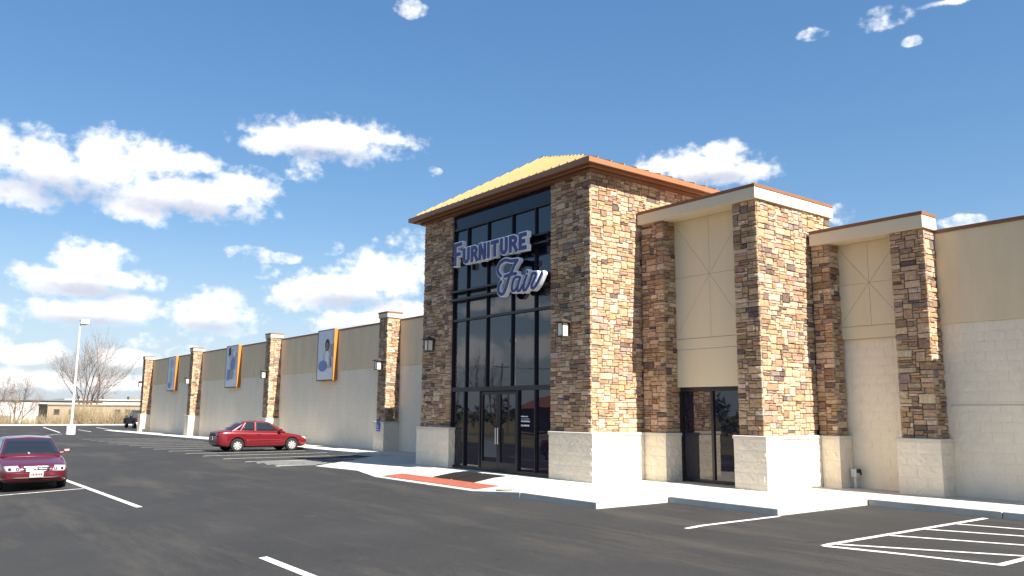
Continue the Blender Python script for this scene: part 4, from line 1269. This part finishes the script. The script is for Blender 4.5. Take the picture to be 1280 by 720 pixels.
# dry brush along the bank: uncountable stalks
br = MB(); rg = random.Random(17)
for k in range(6500):
    y = rg.uniform(2, 46); x = rg.uniform(-127.5, -117.2)
    z = gz(x, y)-.05
    dense = .55+.45*math.sin(y*.9+1.3)*math.sin(y*.37)
    h_ = rg.uniform(1.0, 3.1)*(.75+.55*dense)
    if y < 19.5: h_ *= .5+.25*rg.random()
    for q in range(3):
        lx, ly = rg.uniform(-.35, .35)*h_, rg.uniform(-.35, .35)*h_
        w_ = rg.uniform(.012, .03)
        a = Vector((x+rg.uniform(-.15,.15), y+rg.uniform(-.15,.15), z)); b = a+Vector((lx, ly, h_*rg.uniform(.7,1)))
        br.tube(a, b, w_, w_*.35, sides=3, cap=False)
tag(br.build('dry_brush', m_brush, None, fix=False), 'dry tan brush and stalks along the far edge of the lot', 'brush', kind='stuff')
m_farwhite = mat('far_white_siding', (.42,.42,.41), .8, var=.06, vscale=.4); m_fargrey = mat('far_roof', (.17,.165,.16), .85, var=.15, vscale=.5)
m_fartan = mat('far_tan_siding', (.27,.22,.15), .9, var=.15, vscale=.5); m_farbrown = mat('far_brown', (.10,.07,.045), .9)
m_farglass = mat('far_window', (.05,.05,.05), .25)
t = thing('warehouse', (-160, 22, ZL), 'long low white warehouse beyond the dry brush', 'building')
MB().box(-172, -158, 8, 31, ZL, 2.85).build('wall', m_farwhite, t)
MB().box(-172.3, -157.7, 7.7, 31.3, 2.85, 3.08).build('roof', m_fargrey, t)
for y in (13, 19, 25): MB().box(-157.99, -157.9, y, y+1.0, ZL, .2).build('downpipe', m_farwhite, t)
for y in (14.8, 21): MB().box(-158.0, -157.93, y, y+2.6, ZL, .3).build('door', m_fargrey, t)
for (y, w_, h_) in ((27.5, 1.6, .7), (33.8, 1.1, .5)):
    MB()
t = thing('flat_roofed_building', (-190, 46, ZL), 'white flat roofed building with roof units, far right behind the tan one', 'building')
MB().box(-205, -185, 29.5, 62, ZL, 3.2).build('wall', m_farwhite, t)
MB().box(-205.3, -184.7, 29.2, 62.3, 3.2, 3.45).build('roof', m_farwhite, t)
for y in (32.5, 37, 42): MB().box(-190, -188, y, y+2.0, 3.45, 4.15).build('roof_unit', m_fargrey, t, .05)
for y in (31, 34.5, 38, 41.5): MB().box(-185.0, -184.94, y, y+1.8, -.6, .9).build('window', m_farglass, t)
t = thing('tan_shed_building', (-133, 26, ZL), 'low tan building with a brown flat roof behind the brush', 'building')
MB().box(-139, -131, 18.7, 40, ZL, 2.0).build('wall', m_fartan, t)
MB().box(-139.1, -130.9, 18.6, 40.1, 2.0, 2.2).build('roof', mat('far_tan_roof', (.20,.155,.105), .9), t)
for y in (19.5, 21.4, 27.4, 28.8, 31.5, 34):
    w_ = MB().box(-131.0, -130.93, y, y+.75, .75, 1.5).build('window', m_farbrown, t)
    MB().box(-130.93, -130.91, y+.08, y+.67, .83, 1.42).build('pane', m_farglass, w_)
for k in range(13):
    MB().box(-131.0, -130.955, 18.7+k*1.7, 18.76+k*1.7, ZL, 2.0).build('batten', m_fartan, t)
for i, (y, z1) in enumerate(((11.5, 2.2), (16.0, 2.6))):
    t = thing('utility_pole', (-146+i*4, y, ZL), ('short' if i == 0 else 'taller') + ' thin grey pole standing before the white warehouse', 'pole')
    MB().tube((-146+i*4, y, ZL), (-146+i*4, y, z1), .10, .07).build('post', m_farbrown, t)
    MB().box(-146.05+i*4, -145.95+i*4, y-.5, y+.5, z1-.3, z1-.18).build('crossarm', m_farbrown, t)

# ------------------------------------------------------------------ across the road: seen only in the glass
m_redroof = mat('red_brown_shingles', (.17,.06,.035), .9, var=.2, vscale=1); m_brick = mat('brown_siding', (.16,.12,.085), .9)
m_road = mat('road_asphalt', (.07,.07,.07), .9, var=.15, vscale=.4)
road = tag(sheet('road', m_road, [-400, -116, -15, 60, 200], [-52, -44], .01), kind='structure')
t = thing('roadside_house', (-96, -62, -1.4), 'brown house with a red brown hip roof across the road, mirrored in the tower glass', 'building')
MB().box(-110, -86, -72, -60, -1.5, 2.4).build('wall', m_brick, t)
rf = MB(); a = [(-111,-73,2.4), (-85,-73,2.4), (-85,-59,2.4), (-111,-59,2.4)]; p, q = (-104,-66,6.0), (-92,-66,6.0)
rf.quad(a[0],a[1],q,p); rf.quad(a[1],a[2],q); rf.quad(a[2],a[3],p,q); rf.quad(a[3],a[0],p); rf.quad(*reversed(a)); rf.build('roof', m_redroof, t)
for x in (-108, -103, -98, -93, -89): MB().box(x, x+1.4, -60.0, -59.93, -.2, 1.3).build('window', m_farglass, t)
for i, (x, y, h_, st, lab) in enumerate(((-70, -57, 13, 2, 'bare tree across the road, mirrored right of the doors'), (-84, -49, 10, 2, 'bare tree across the road before the brown house'), (-116, -58, 14, 3, 'bare tree across the road beside the brown house'), (-140, -66, 12, 3, 'bare tree across the road, mirrored in the left panes'))):
    bare_tree(x, y, -1.45, h_, .3, st, 50+i, lab, 3, .18, group='trees across the road')
hd = MB(); rg = random.Random(23)
for k in range(1500):
    x = rg.uniform(-230, -20); y = rg.uniform(-95, -80); h_ = rg.uniform(2, 7)*(.7+.3*math.sin(x*.11))
    c = Vector((x, y, -1.4+rg.uniform(.1, 1)*h_)); s = rg.uniform(.5, 1.3)
    for q in range(4):
        d = Vector((rg.uniform(-1,1), rg.uniform(-1,1), rg.uniform(-1,1)))*s
        e = Vector((rg.uniform(-1,1), rg.uniform(-1,1), rg.uniform(-1,1)))*s
        hd.quad(c, c+d, c+d+e)
tag(hd.build('tree_belt', mat('dark_evergreens', (.035,.045,.022), .95, spec=.1, var=.4, vscale=.3), None, fix=False), 'dark belt of evergreen trees across the road', 'trees', kind='stuff')
lamp_post(-51, -13, 8.5, 'white lamp post mirrored in the left panes of the tower')
for i, x in enumerate((-58, -92, -130)):
    t = thing('utility_pole', (x, -42, -1.4), ('nearest', 'middle', 'farthest')[i] + ' wooden utility pole along the road, mirrored in the glass', 'pole', 'utility poles along the road')
    MB().tube((x,-42,-1.6), (x,-42,8.6), .16, .11).build('post', m_farbrown, t)
    MB().box(x-.06, x+.06, -43.1, -40.9, 8.0, 8.14).build('crossarm', m_farbrown, t)
    x2 = (-92, -130, -170)[i]
    for y in (-43, -41.1):
        wv = MB(); prev = None
        for k in range(11):
            u = k/10; c = Vector((x+(x2-x)*u, y, 8.15-3.2*u*(1-u)))
            if prev: wv.tube(prev, c, .025, sides=3, cap=False)
            prev = c
        wv.build('wire', m_black, t)
